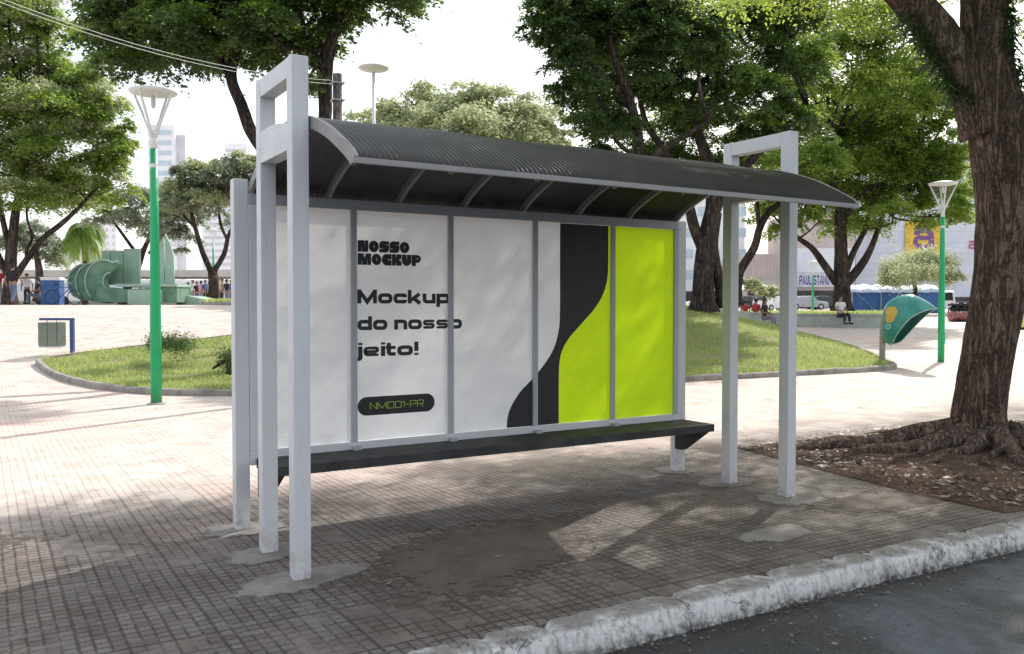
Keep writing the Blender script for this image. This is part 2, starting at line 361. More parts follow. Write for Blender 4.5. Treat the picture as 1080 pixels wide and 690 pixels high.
def tube(bm, pts, rr, n=8, cap=True):
    pts = [Vector(p) for p in pts]; rings = []
    if isinstance(rr, (int, float)): rr = [rr] * len(pts)
    up = Vector((.13, .21, .97))
    for i, p in enumerate(pts):
        t = (pts[min(i + 1, len(pts) - 1)] - pts[max(i - 1, 0)]).normalized()
        a = t.cross(up); a = a.normalized() if a.length > .05 else t.cross(Vector((1, 0, 0))).normalized(); b_ = t.cross(a)
        rings.append([bm.verts.new(p + (a * math.cos(2 * math.pi * k / n) + b_ * math.sin(2 * math.pi * k / n)) * rr[i]) for k in range(n)])
    for a, b_ in zip(rings, rings[1:]):
        for k in range(n): bm.faces.new((a[k], a[(k + 1) % n], b_[(k + 1) % n], b_[k]))
    if cap: bm.faces.new(rings[0][::-1]); bm.faces.new(rings[-1])
    return bm
def copy_tree(o, parent=None):
    c = o.copy(); C.objects.link(c)
    if parent: c.parent = parent
    for ch in list(o.children): copy_tree(ch, c)
    return c

# ------------------------------------------------------------------ ground
def kerb_y(X):
    return -.0045 * min(max(X, 0), 9) ** 2 - (.03 * (X - 9) if X > 9 else 0)
def axis_steps(lo, hi, knots):
    out = [lo]; 
    while out[-1] < hi:
        x = out[-1]; st = next(s for a, s in knots if x < a); out.append(min(hi, x + st))
    return out
xs = axis_steps(-900, 900, [(-150, 150), (-30, 20), (-6, 4), (60, 1.2), (120, 8), (900, 130)])
ys = [-1.42, -1.312, -1.0] + axis_steps(0, 900, [(60, 1.2), (140, 8), (900, 130)])
V = []; F = []
for j, y in enumerate(ys):
    for x in xs:
        yy = y + kerb_y(x) * (1 if j <= 1 else .6 if j == 2 else 0)
        V.append((x, yy, terr(x, yy) - (.05 if j == 0 else 0)))
nx = len(xs)
for j in range(len(ys) - 1):
    for i in range(nx - 1): F.append((j * nx + i, j * nx + i + 1, (j + 1) * nx + i + 1, (j + 1) * nx + i))
tag(obj('paving', npmesh('paving', V, F), 'tile', smooth=True), kind='structure')
bm = bmesh.new(); 
for i in range(len(xs) - 1):
    bm.faces.new([bm.verts.new(p) for p in ((xs[i], -400, -.14), (xs[i + 1], -400, -.14), (xs[i + 1], kerb_y(xs[i + 1]) - 1.45, -.14), (xs[i], kerb_y(xs[i]) - 1.45, -.14))])
tag(obj('road', bm, 'asphalt'), kind='structure')
# kerb stones
prof = [(-1.29, -.02), (-1.300, -.008), (-1.335, .003), (-1.42, .010), (-1.468, .006), (-1.496, -.012), (-1.512, -.05), (-1.525, -.1), (-1.535, -.16)]
bm = bmesh.new(); x = -12.0
while x < 45:
    L = random.uniform(.75, 1.05); n = 14 if x < 9 else 3
    dy, dz = random.uniform(-.012, .012), random.uniform(-.008, .004); rows = []
    for i in range(n + 1):
        X = x + (L - .012) * i / n; e = (1 - abs(2 * i / n - 1)) ; ed = .02 * (1 - min(1, e * 6)) + (.012 if random.random() < .08 else 0)
        rows.append([bm.verts.new((X, p[0] + kerb_y(X) + dy + ed * .6 + random.uniform(-.006, .006), p[1] + dz * (p[1] > -.1) - ed + random.uniform(-.006, .006))) for p in prof])
    for a, b_ in zip(rows, rows[1:]):
        for k in range(len(prof) - 1): bm.faces.new((a[k], b_[k], b_[k + 1], a[k + 1]))
    bm.faces.new(rows[0]); bm.faces.new(rows[-1][::-1]); x += L
bmesh.ops.recalc_face_normals(bm, faces=bm.faces)
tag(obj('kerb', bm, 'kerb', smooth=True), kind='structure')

def blob_patch(name, cx, cy, rx, ry, rot=0, z=.006, h=.004, m='patch', n=40):
    bm = bmesh.new(); ph = [random.uniform(0, 6.28) for _ in range(5)]; rings = []
    for f, zz in ((1.12, .25), (1.0, .6), (.7, .9), (.35, 1)):
        rg = []
        for i in range(n):
            a = 2 * math.pi * i / n; w = 1 + .09 * math.sin(2 * a + ph[0]) + .07 * math.sin(3 * a + ph[1]) + .05 * math.sin(5 * a + ph[2]) + .03 * math.sin(9 * a + ph[3])
            X, Y = math.cos(a) * rx * f * w, math.sin(a) * ry * f * w
            rg.append(bm.verts.new((cx + X * math.cos(rot) - Y * math.sin(rot), cy + X * math.sin(rot) + Y * math.cos(rot), .002 + zz * h)))
        rings.append(rg)
    for a, b_ in zip(rings, rings[1:]):
        for i in range(n): bm.faces.new((a[i], a[(i + 1) % n], b_[(i + 1) % n], b_[i]))
    bm.faces.new(rings[-1]); o = obj(name, bm, m, smooth=True); at_ = o.data.attributes.new('edge', 'FLOAT', 'POINT')
    for q in range(len(o.data.vertices)): at_.data[q].value = (0, .12, .6, 1)[q // n]
    return tag(o, kind='structure')
for a in ((-.02, -.03, .42, .24, .2), (.0, .62, .36, .2, .3), (.0, 1.3, .34, .2, 0), (4.2, -.02, .5, .26, .5), (4.15, .68, .36, .22, .2), (4.13, 1.33, .24, .2, 0), (3.15, -.78, .34, .2, .1)):
    blob_patch('cement_patch', *a)
blob_patch('worn_cement_area', 1.2, -.1, 1.05, .6, .35, .004, .002, 'worn')
blob_patch('worn_cement_area', 4.9, -.55, 1.0, .3, -.1, .004, .002, 'worn')
blob_patch('worn_cement_area', -2.6, 2.0, 1.3, .5, -.1, .004, .002, 'worn')

# dirt bed round the street tree
dirt_poly = [(5.62, 1.98), (5.35, .6), (5.15, -.5), (5.1, -1.3), (7.5, -1.45), (10.6, -1.7), (10.8, .6), (10.6, 1.9), (9.2, 1.85), (7.2, 1.97)]
def inside(p, poly):
    c = False; j = len(poly) - 1
    for i in range(len(poly)):
        (xi, yi), (xj, yj) = poly[i], poly[j]
        if (yi > p[1]) != (yj > p[1]) and p[0] < (xj - xi) * (p[1] - yi) / (yj - yi) + xi: c = not c
        j = i
    return c
def edge_dist(p, poly):
    best = 9; P = Vector(p)
    for i in range(len(poly)):
        a = Vector(poly[i - 1]); b_ = Vector(poly[i]); t = max(0, min(1, (P - a).dot(b_ - a) / (b_ - a).length_squared)); best = min(best, (P - a - (b_ - a) * t).length)
    return best
def sheet(name, poly, step, hf, m, kind='structure'):
    """triangulated sheet over a polygon, height from hf(x, y, distance to the edge)"""
    bm = bmesh.new(); vs = []
    dense = []
    for i in range(len(poly)):
        a = Vector(poly[i - 1]); b_ = Vector(poly[i]); k = max(1, int((b_ - a).length / step))
        dense += [a + (b_ - a) * j / k for j in range(k)]
    bvs = [bm.verts.new((p.x, p.y, 0)) for p in dense]; f = bm.faces.new(bvs)
    x0, x1 = min(p.x for p in dense), max(p.x for p in dense); y0, y1 = min(p.y for p in dense), max(p.y for p in dense)
    for ax, lo, hi in ((0, x0, x1), (1, y0, y1)):
        t = lo + step
        while t < hi:
            co = (t, 0, 0) if ax == 0 else (0, t, 0); no = (1, 0, 0) if ax == 0 else (0, 1, 0)
            bmesh.ops.bisect_plane(bm, geom=list(bm.verts) + list(bm.edges) + list(bm.faces), plane_co=co, plane_no=no); t += step
    for v in bm.verts: v.co.z = hf(v.co.x, v.co.y, edge_dist((v.co.x, v.co.y), poly))
    bmesh.ops.recalc_face_normals(bm, faces=bm.faces)
    if sum(f.normal.z for f in bm.faces) < 0: bmesh.ops.reverse_faces(bm, faces=bm.faces)
    return tag(obj(name, bm, m, smooth=True), kind=kind)
TB = (7.5, .32)                                # foot of the street tree
def dirt_h(x, y, e):
    r = math.hypot(x - TB[0], y - TB[1])
    return .006 + min(1, e / .35) * (.02 + .11 * math.exp(-(r / 1.5) ** 2) + .022 * math.sin(x * 7 + math.sin(y * 5)) * math.sin(y * 6 + x) + .01 * math.sin(x * 19) * math.sin(y * 17))
sheet('dirt_bed', dirt_poly, .1, dirt_h, 'dirt')

# lawn with its edging
lawn_poly = [(-.35, 18.6), (-.3, 17.0), (.05, 14.5), (.8, 12.0), (1.9, 10.8), (4, 10.1), (10.8, 8.35), (16.4, 7.7), (17.6, 8.3), (22, 13.5), (26.5, 19), (29, 26), (18, 27), (5.2, 19.6)]
lawn_hf = lambda x, y, e: terr(x, y) + .07 + .03 * min(1, e / 2) + .02 * math.sin(x * 2.1) * math.sin(y * 1.7)
sheet('lawn', lawn_poly, .6, lawn_hf, 'lawn')
lp2 = [(30, 2.5), (60, 2.5), (60, 22), (38, 22)]
p2 = [tuple(at(u, d)[:2]) for u, d in ((1062, 40), (1300, 36), (1400, 55), (1075, 55))]
sheet('far_lawn', p2, 1.5, lambda x, y, e: terr(x, y) + .12, 'lawn')
p3 = [tuple(at(u, d)[:2]) for u, d in ((213, 34.5), (262, 33), (330, 36), (330, 41), (225, 38))]
sheet('small_lawn', p3, .8, lambda x, y, e: terr(x, y) + .12, 'lawn')
def edging(name, pts, w=.13, h=.12):
    bm = bmesh.new(); P = [Vector(p) for p in pts]; rows = []
    dense = []
    for a, b_ in zip(P, P[1:]):
        k = max(1, int((b_ - a).length / .5)); dense += [a + (b_ - a) * j / k for j in range(k)]
    dense.append(P[-1])
    for i, p in enumerate(dense):
        t = (dense[min(i + 1, len(dense) - 1)] - dense[max(i - 1, 0)]).normalized(); nrm = Vector((t.y, -t.x)); g = terr(p.x, p.y); j = random.uniform(-.012, .012)
        rows.append([bm.verts.new((p.x + nrm.x * o, p.y + nrm.y * o, g + z)) for o, z in ((w, -.05), (w + .005, h * .8 + j), (w - .02, h + j), (.02, h + j), (0, -.05))])
    for a, b_ in zip(rows, rows[1:]):
        for k in range(4): bm.faces.new((a[k], b_[k], b_[k + 1], a[k + 1]))
    bm.faces.new(rows[0]); bm.faces.new(rows[-1][::-1]); bmesh.ops.recalc_face_normals(bm, faces=bm.faces)
    return tag(obj(name, bm, 'stone'), kind='structure')
# smooth the outline of the front of the lawn
def smoothpts(pts, it=2):
    for _ in range(it):
        q = [pts[0]]
        for a, b_ in zip(pts, pts[1:]): q += [tuple(a[k] * .75 + b_[k] * .25 for k in (0, 1)), tuple(a[k] * .25 + b_[k] * .75 for k in (0, 1))]
        pts = q + [pts[-1]]
    return pts
edging('lawn_edging', smoothpts([(5.2, 19.7)] + lawn_poly[:10] + lawn_poly[10:12]))
edging('small_lawn_edging', [p3[4], p3[0], p3[1], p3[2]])

def blades(name, poly, n, hmin, hmax, w, hf, m='grass', dens=None):
    x0, x1 = min(p[0] for p in poly), max(p[0] for p in poly); y0, y1 = min(p[1] for p in poly), max(p[1] for p in poly)
    pts = []
    while len(pts) < n:
        x, y = random.uniform(x0, x1), random.uniform(y0, y1)
        if dens and random.random() > dens(x, y): continue
        if not inside((x, y), poly): continue
        pts.append((x, y, hf(x, y, .6) - .015))
    P = np.array(pts); n = len(P); a = R.uniform(0, 6.283, n); h = R.uniform(hmin, hmax, n)[:, None]; lean = R.normal(0, .45, (n, 2)) * h
    dx = np.stack([np.cos(a), np.sin(a), np.zeros(n)], 1) * w * R.uniform(.6, 1.4, n)[:, None]
    tip = P + np.concatenate([lean, h], 1)
    V = np.stack([P - dx, P + dx, tip], 1).reshape(-1, 3); F = np.arange(3 * n).reshape(-1, 3)
    return tag(obj(name, npmesh(name, V, F, 3), m), kind='stuff')
def near_dens(x, y):
    d = (x - CAM.x) * FW.x + (y - CAM.y) * FW.y
    u = 540 + FPX * ((x - CAM.x) * RT.x + (y - CAM.y) * RT.y) / max(d, 1)
    if 290 < u < 690: return .12
    if math.sin(x * 1.9 + math.sin(y * 1.3) * 2) * math.sin(y * 2.3 + x * .7) > .55: return .03
    return max(.1, min(1, (14 / d) ** 2))
g = blades('grass', lawn_poly, 90000, .05, .14, .011, lawn_hf, 'grass', near_dens)
tag(g, 'sunlit short grass growing over the kerbed lawn behind the shelter', 'grass')
g = blades('grass', p3, 5000, .06, .2, .03, lambda x, y, e: terr(x, y) + .12)
tag(g, 'small patch of bright grass beside the pale green ramp', 'grass')
g = blades('grass', p2, 9000, .08, .2, .03, lambda x, y, e: terr(x, y) + .12)
tag(g, 'strip of grass at the right edge beyond the big trunk', 'grass')

def scatter_leaves(name, label, fn, n, size, m='litter'):
    V = []; 
    for _ in range(n):
        x, y, z = fn(); s = size * random.choice((.4, .6, .8, 1, 1.4, 2.1)) * random.uniform(.7, 1.3); a = random.uniform(0, 6.28); tl = random.uniform(-.5, .5)
        u = Vector((math.cos(a), math.sin(a), tl * .7)) * s; v = Vector((-math.sin(a), math.cos(a), random.uniform(-.4, .4))) * s * random.uniform(.3, .9); p = Vector((x, y, z + abs(tl) * s * .7 + .006))
        V += [p - u, p - v, p + u, p + v]
    me = npmesh(name, [tuple(v) for v in V], np.arange(len(V)).reshape(-1, 4)); o = obj(name, me, m)
    return tag(o, label, 'leaf litter', kind='stuff')
def in_dirt():
    while True:
        x, y = random.uniform(5, 10.8), random.uniform(-1.6, 2)
        if inside((x, y), dirt_poly): return x, y, dirt_h(x, y, .3)
scatter_leaves('leaf_litter', 'dry leaves and bark chips strewn over the dirt around the big tree', in_dirt, 9000, .016)
def on_pave():
    if random.random() < .3: x = random.uniform(-3, 7); y = -1.62 - random.random() ** 2 * .5 + kerb_y(x); return x, y, -.138
    x, y = random.uniform(-3, 9), random.uniform(-1.2, 9); return x, y, .004
scatter_leaves('fallen_leaves', 'scattered small fallen leaves lying on the paving and gutter', on_pave, 420, .0095)

def gutter():
    x = random.uniform(-2, 8); return x, -1.55 + kerb_y(x) - random.random() ** 2.5 * .6, -.139
M['grit'] = simple('grit', (.2, .18, .16), (.07, .06, .055), 40, .9, .2)
o = scatter_leaves('gutter_grit', 'fine grit and crumbs of dirt gathered in the gutter along the kerb', gutter, 2600, .007, 'grit'); o['category'] = 'grit'

# ------------------------------------------------------------------ bus shelter
SX = 4.155; Y1, Y2 = .652, 1.33; HP = .05; HT = 3.033; HR = 2.49
sh = thing('bus_shelter', (0, 0, 0))
tag(sh, 'grey steel bus shelter with dark curved roof, bench and white and lime panel', 'bus shelter')
for X in (0, SX):
    for k, (Y, top) in enumerate(((0, HT), (Y1, HT), (Y2, HR))):
        if X and k == 2: top = 2.40
        boxobj('post', (X - HP, Y - HP, -.02, X + HP, Y + HP, top), 'paint', sh, .006)
    boxobj('crossbar', (X - HP + .002, HP + .001, HT - .115, X + HP - .002, Y1 - HP - .001, HT - .002), 'paint', sh, .004)
# curved roof section (Y, Z)
RP = [(-.705, 2.352), (-.66, 2.392), (-.49, 2.487), (-.27, 2.59), (0, 2.68), (.2, 2.714), (.36, 2.722), (.55, 2.71), (.8, 2.655), (1.0, 2.585), (1.19, 2.50), (1.3, 2.425), (1.37, 2.37)]
def roof_z(y):
    for (a, za), (b_, zb) in zip(RP, RP[1:]):
        if a <= y <= b_: return za + (zb - za) * (y - a) / (b_ - a)
def spline(P, k=5):
    out = []
    for i in range(len(P) - 1):
        p0, p1, p2, p3_ = P[max(i - 1, 0)], P[i], P[i + 1], P[min(i + 2, len(P) - 1)]
        for j in range(k):
            t = j / k; out.append(tuple(.5 * (2 * p1[c] + (p2[c] - p0[c]) * t + (2 * p0[c] - 5 * p1[c] + 4 * p2[c] - p3_[c]) * t * t + (3 * p1[c] - p0[c] - 3 * p2[c] + p3_[c]) * t ** 3) for c in range(len(P[0]))))
    return out + [P[-1]]
RS = spline(RP, 4)
def nrm2(P, i):
    a, b_ = P[max(i - 1, 0)], P[min(i + 1, len(P) - 1)]; dx, dz = b_[0] - a[0], b_[1] - a[1]; L = math.hypot(dx, dz); return -dz / L, dx / L
X0, X1 = .062, SX - .062; pitch = .034; nxr = int((X1 - X0) / pitch * 6)
V = []; F = []
for i in range(nxr + 1):
    x = X0 + (X1 - X0) * i / nxr; w = .008 * math.sin(2 * math.pi * (x - X0) / pitch)
    for j, p in enumerate(RS):
        n = nrm2(RS, j); sag = .004 * math.sin(x * 5.3) * math.sin(j * .3)
        V.append((x, p[0] + n[0] * (w + .014), p[1] + n[1] * (w + .014) + sag))
nj = len(RS)
for i in range(nxr):
    for j in range(nj - 1): F.append((i * nj + j, i * nj + j + 1, (i + 1) * nj + j + 1, (i + 1) * nj + j))
obj('roof_sheet', npmesh('roof_sheet', V, F), 'roof', sh, True)
def arcbar(name, x0, x1, t0, t1, m):
    bm = bmesh.new(); rows = []
    for j, p in enumerate(RS):
        n = nrm2(RS, j); rows.append([bm.verts.new((x, p[0] + n[0] * t, p[1] + n[1] * t)) for x, t in ((x0, t0), (x1, t0), (x1, t1), (x0, t1))])
    for a, b_ in zip(rows, rows[1:]):
        for k in range(4): bm.faces.new((a[k], a[(k + 1) % 4], b_[(k + 1) % 4], b_[k]))
    bm.faces.new(rows[0][::-1]); bm.faces.new(rows[-1]); bmesh.ops.recalc_face_normals(bm, faces=bm.faces)
    return obj(name, bm, m, sh)
for k in range(8):
    xc = X0 + .013 + (X1 - X0 - .026) * k / 7
    arcbar('roof_rib', xc - .013, xc + .013, -.045, .008 if k not in (0, 7) else .022, 'rib')
boxobj('roof_edge', (X0 - .003, -.722, 2.330, X1 + .003, -.7, 2.362), 'rib', sh, .003)
# lower end plates with an arched top
for X in (0, SX):
    ys_ = [HP + .001 + (Y1 - 2 * HP - .002) * i / 10 for i in range(11)]
    prism(bm := bmesh.new(), [(ys_[0], 2.50)] + [(y, 2.655 + .045 * math.sin(math.pi * (y - .05) / .8)) for y in ys_] + [(ys_[-1], 2.50)], 0, X - HP + .002, X + HP - .002)
    obj('end_plate', bm, 'paint', sh)
# rails, mullions and the panel
PY = Y2 - .05
TOPZ, BOTZ = 2.316, .56
boxobj('top_rail', (HP + .001, PY - .012, TOPZ, SX - HP - .001, PY + .06, 2.392), 'rail', sh, .004)
boxobj('bottom_rail', (HP + .001, PY - .012, .455, SX - HP - .001, PY + .06, BOTZ), 'paint', sh, .004)
for k in range(6):
    xc = [.078, .838, 1.663, 2.478, 3.318, SX - .078][k]; w = .023 if k not in (0, 5) else .027
    boxobj('mullion', (xc - w, PY - .010, BOTZ + .001, xc + w, PY + .028, TOPZ - .001), 'rail' if k else 'paint', sh, .003)
def poly_face(bm, pts, y):
    bm.faces.new([bm.verts.new((x, y, z)) for x, z in pts])
lb = spline([(2.741, TOPZ - .003), (2.741, 1.9), (2.741, 1.55), (2.728, 1.38), (2.675, 1.22), (2.58, 1.09), (2.46, .97), (2.33, .86), (2.24, .74), (2.205, .65), (2.198, BOTZ + .003)], 6)
rb = spline([(3.272, TOPZ - .003), (3.272, 2.05), (3.265, 1.86), (3.225, 1.72), (3.13, 1.58), (2.97, 1.43), (2.84, 1.31), (2.765, 1.2), (2.735, 1.08), (2.73, .9), (2.73, BOTZ + .003)], 6)
def band(L, Rr, y):
    """strip between two boundaries sampled at the same heights"""
    bm = bmesh.new(); n = 60; zs = [TOPZ - .003 + (BOTZ - TOPZ + .006) * i / n for i in range(n + 1)]
    def xat(P, z):
        if isinstance(P, float): return P
        for a, b_ in zip(P, P[1:]):
            if a[1] >= z - 1e-6 >= b_[1] - 2e-6: t = (a[1] - z) / max(1e-6, a[1] - b_[1]); return a[0] + (b_[0] - a[0]) * t
        return P[-1][0]
    rows = [(bm.verts.new((xat(L, z), y, z)), bm.verts.new((xat(Rr, z), y, z))) for z in zs]
    for a, b_ in zip(rows, rows[1:]): bm.faces.new((a[0], b_[0], b_[1], a[1]))
    return bm
panel = obj('advertising_panel', band(.1, lb, PY + .0095), 'pwhite', sh); panel['label'] = 'white printed panel with black lettering'
obj('black_wave', band(lb, rb, PY + .0095), 'black', panel)
obj('lime_field', band(rb, SX - .1, PY + .0095), 'plime', panel)
# stroke-built lettering
class Ink:
    def __init__(s, ox, oz, sx, sz, y): s.bm = bmesh.new(); s.o = (ox, oz); s.s = (sx, sz); s.y = y; s.k = 0
    def v(s, x, z): return s.bm.verts.new((s.o[0] + x * s.s[0], s.y - .0004 * (s.k % 6), s.o[1] + z * s.s[1]))
    def fill(s, pts): s.k += 1; s.bm.faces.new([s.v(*p) for p in pts])
    def stroke(s, pts, t, r=0, closed=False):
        P = [Vector(p) for p in pts]; n = len(P); Q = []
        for i, p in enumerate(P):
            if r and (closed or 0 < i < n - 1):
                a, b_ = P[i - 1], P[(i + 1) % n]; ra = min(r, (a - p).length * .5); rb_ = min(r, (b_ - p).length * .5); rr = min(ra, rb_)
                A = p + (a - p).normalized() * rr; B = p + (b_ - p).normalized() * rr
                for j in range(7): u = j / 6; Q.append(A * (1 - u) ** 2 + p * 2 * u * (1 - u) + B * u * u)
            else: Q.append(p)
        m = len(Q); L = []
        for i, p in enumerate(Q):
            if closed: a, b_ = Q[i - 1], Q[(i + 1) % m]
            else: a, b_ = Q[max(i - 1, 0)], Q[min(i + 1, m - 1)]
            d1 = (p - a).normalized() if (p - a).length > 1e-6 else (b_ - p).normalized(); d2 = (b_ - p).normalized() if (b_ - p).length > 1e-6 else d1
            tg = (d1 + d2); tg = tg.normalized() if tg.length > 1e-6 else d1; nr = Vector((-tg.y, tg.x)); c = max(.5, nr.dot(Vector((-d2.y, d2.x))))
            L.append((p + nr * t / 2 / c, p - nr * t / 2 / c))
        s.k += 1; vs = [(s.v(*a), s.v(*b_)) for a, b_ in L]
        for i in range(m if closed else m - 1): a, b_ = vs[i], vs[(i + 1) % m]; s.bm.faces.new((a[0], a[1], b_[1], b_[0]))
def glyph(k, ch, x, t=.2, xh=.74):
    """draws one extended letter, returns its advance"""
    a = t / 2; w = .98; r = .2 if t > .1 else .12; S_ = k.stroke; top = xh - a; mid = xh / 2
    sh_ = lambda P: [(x + p[0], p[1]) for p in P]
    rr = lambda: S_(sh_([(a, a), (w - a, a), (w - a, top), (a, top)]), t, r, True)
    if ch == 'o': rr()
    elif ch == 'c': w = .93; S_(sh_([(w - a, .46), (w - a, top), (a, top), (a, a), (w - a, a), (w - a, .28)]), t, r)
    elif ch == 'e': S_(sh_([(a, mid - .02), (w - a, mid - .02), (w - a, top), (a, top), (a, a), (w - a, a), (w - a, .18)]), t * .82, r)
    elif ch == 'u': w = .92; S_(sh_([(a, xh), (a, a), (w - a, a)]), t, r); S_(sh_([(w - a, 0), (w - a, xh)]), t)
    elif ch == 'n': w = .92; S_(sh_([(a, top), (w - a, top), (w - a, 0)]), t, r); S_(sh_([(a, 0), (a, xh)]), t)
    elif ch == 'p': rr(); S_(sh_([(a, -.26), (a, xh)]), t)
    elif ch == 'd': rr(); S_(sh_([(w - a, 0), (w - a, 1)]), t)
    elif ch == 's': w = .9; S_(sh_([(w - a, .52), (w - a, top), (a, top), (a, mid), (w - a, mid), (w - a, a), (a, a), (a, .2)]), t * .78, r * .7)
    elif ch == 'k': w = .98; S_(sh_([(a, 0), (a, 1)]), t); S_(sh_([(a, .27), (.3, .3), (.82, xh - .02)]), t); S_(sh_([(.42, .38), (.86, .0)]), t * 1.05)
    elif ch == 'M': w = 1.3; S_(sh_([(a, 0), (a, 1)]), t); S_(sh_([(w - a, 0), (w - a, 1)]), t); S_(sh_([(a, .9), (w / 2, .12), (w - a, .9)]), t)
    elif ch == 'j': w = .2; S_(sh_([(a, xh), (a, -.17), (-.16, -.17)]), t, .12); S_(sh_([(a, .84), (a, 1)]), t)
    elif ch == 'i': w = .2; S_(sh_([(a, 0), (a, xh)]), t); S_(sh_([(a, .84), (a, 1)]), t)
    elif ch == '!': w = .22; S_(sh_([(a, .3), (a, 1)]), t); S_(sh_([(a, 0), (a, .17)]), t)
    elif ch == 't': w = .62; S_(sh_([(.2, .95), (.2, a), (w, a)]), t, .16); S_(sh_([(0, xh - a), (w, xh - a)]), t * .9)
    elif ch == ' ': w = .34
    elif ch == 'N': S_(sh_([(a, 0), (a, 1 - a), (w - a, a), (w - a, 1)]), t)
    elif ch == '0': S_(sh_([(a, a), (w - a, a), (w - a, 1 - a), (a, 1 - a)]), t, r, True)
    elif ch == '1': w = .34; S_(sh_([(0, .72), (w - a, 1 - a), (w - a, 0)]), t)
    elif ch == '-': w = .5; S_(sh_([(.02, .45), (w, .45)]), t)
    elif ch == 'P': S_(sh_([(a, 0), (a, 1 - a), (w - a, 1 - a), (w - a, .42), (a, .42)]), t, r * .8)
    elif ch == 'R': S_(sh_([(a, 0), (a, 1 - a), (w - a, 1 - a), (w - a, .42), (a, .42)]), t, r * .8); S_(sh_([(w * .55, .42), (w - a, 0)]), t)
    return w
def line(k, s, t, gap, x=0):
    for ch in s: x += glyph(k, ch, x, t) + gap
    return x - gap
def text(name, s, ox, oz, cap, width, t, gap, y, m, parent):
    tmp = Ink(0, 0, 1, 1, 0); full = line(tmp, s, t, gap); tmp.bm.free()
    k = Ink(ox, oz, width / full, cap, y); line(k, s, t, gap); return obj(name, k.bm, m, parent)
TY = PY + .0065
text('headline_lettering', 'Mockup', .868, 1.612, .106, .79, .262, .07, TY, 'ink', panel)
text('headline_lettering', 'do nosso', .868, 1.408, .106, .90, .262, .07, TY, 'ink', panel)
text('headline_lettering', 'jeito!', .872, 1.205, .106, .50, .262, .09, TY, 'ink', panel)
# rounded badge
bm = bmesh.new(); bz0, bz1, bx0, bx1 = .752, .895, .866, 1.52; r = (bz1 - bz0) / 2; pts = []
for i in range(13): a = math.pi / 2 + math.pi * i / 12; pts.append((bx0 + r + r * math.cos(a), (bz0 + bz1) / 2 + r * math.sin(a)))
for i in range(13): a = -math.pi / 2 + math.pi * i / 12; pts.append((bx1 - r + r * math.cos(a), (bz0 + bz1) / 2 + r * math.sin(a)))
poly_face(bm, pts, TY); badge = obj('badge', bm, 'black', panel)
text('badge_lettering', 'NM001-PR', .965, .797, .052, .455, .085, .14, TY - .003, 'limeink', panel)
# heavy block logo: solid letters with hairline cuts
def logo(word, ox, oz, h, width, yb):
    ws = {'M': 1.35, 'N': 1.05}; tot = sum(ws.get(c, 1) + .04 for c in word) - .04; K = Ink(ox, oz, width / tot, h, yb); W = Ink(ox, oz, width / tot, h, yb - .003); x = 0
    circ = lambda cx, cz, rx, rz, a0=0, a1=360, n=22: [(cx + rx * math.cos(rad(a0 + (a1 - a0) * i / n)), cz + rz * math.sin(rad(a0 + (a1 - a0) * i / n))) for i in range(n + (a1 - a0 < 360))]
    for c in word:
        w = ws.get(c, 1)
        if c == 'O': K.fill(circ(x + .5, .5, .5, .5)); W.fill(circ(x + .5, .5, .035, .16, n=10))
        elif c == 'N': K.fill([(x, 0), (x + w, 0), (x + w, 1), (x, 1)]); W.fill([(x + .34, 0), (x + .40, 0), (x + .40, .5)]); W.fill([(x + w - .40, .5), (x + w - .34, 1), (x + w - .40, 1)]); 
        elif c == 'M': K.fill([(x, 0), (x + w, 0), (x + w, 1), (x, 1)]); W.fill([(x + w / 2 - .2, 1), (x + w / 2, .6), (x + w / 2 + .2, 1)]); W.fill([(x + .36, 0), (x + .42, 0), (x + .40, .5)]); W.fill([(x + w - .42, 0), (x + w - .36, 0), (x + w - .40, .5)])
        elif c == 'S': K.fill(circ(x + .36, .66, .36, .34, 90, 270) + [(x + 1, .32), (x + 1, 1)]); K.fill(circ(x + .64, .34, .36, .34, -90, 90) + [(x, .68), (x, 0)]); W.fill([(x + .5, .68), (x + 1.0, .70), (x + 1.0, .64)]); W.fill([(x, .36), (x + .5, .32), (x, .30)])
        elif c == 'C': K.fill(circ(x + .5, .5, .5, .5, 90, 270) + [(x + 1, 0), (x + 1, 1)]); W.fill([(x + .5, .5), (x + 1, .44), (x + 1, .56)])
        elif c == 'K': K.fill([(x, 0), (x + 1, 0), (x + 1, 1), (x, 1)]); W.fill([(x + .7, .5), (x + 1, .36), (x + 1, .64)]); W.fill([(x + .38, 1), (x + .44, 1), (x + .41, .6)]); W.fill([(x + .38, 0), (x + .44, 0), (x + .41, .4)])
        elif c == 'U': K.fill([(x, 1)] + circ(x + .5, .45, .5, .45, 180, 360) + [(x + 1, 1)]); W.fill([(x + .46, 1), (x + .54, 1), (x + .5, .5)])
        elif c == 'P': K.fill([(x, 0), (x + .45, 0), (x + .45, .3), (x + .6, .3)] + circ(x + .6, .65, .4, .35, -90, 90) + [(x, 1)]); W.fill(circ(x + .62, .66, .12, .05, n=8))
        x += w + .04
    obj('logo_lettering', K.bm, 'ink', panel); obj('logo_cuts', W.bm, 'white', panel)
logo('NOSSO', .872, 2.005, .088, .43, TY); logo('MOCKUP', .872, 1.906, .088, .53, TY)
# bench
BY0, BY1 = .85, PY - .013
bs = boxobj('bench_seat', (.09, BY0, .437, 4.165, BY1, .505), 'bench', sh, .005)
for xc in (.14, 4.1):
    prism(bm := bmesh.new(), [(BY0 + .03, .436), (BY1, .436), (BY1, .23), (BY1 - .08, .23)], 0, xc - .04, xc + .04); obj('bracket', bm, 'bench', bs)
for xc in (.84, 1.66, 2.48, 3.32):
    boxobj('mounting_tab', (xc - .03, BY1 - .06, .5055, xc + .03, BY1 - .002, .53), 'rail', bs)
for (X, Y) in ((0, 0), (0, Y1), (0, Y2), (SX, 0), (SX, Y1), (SX, Y2)):
    pass

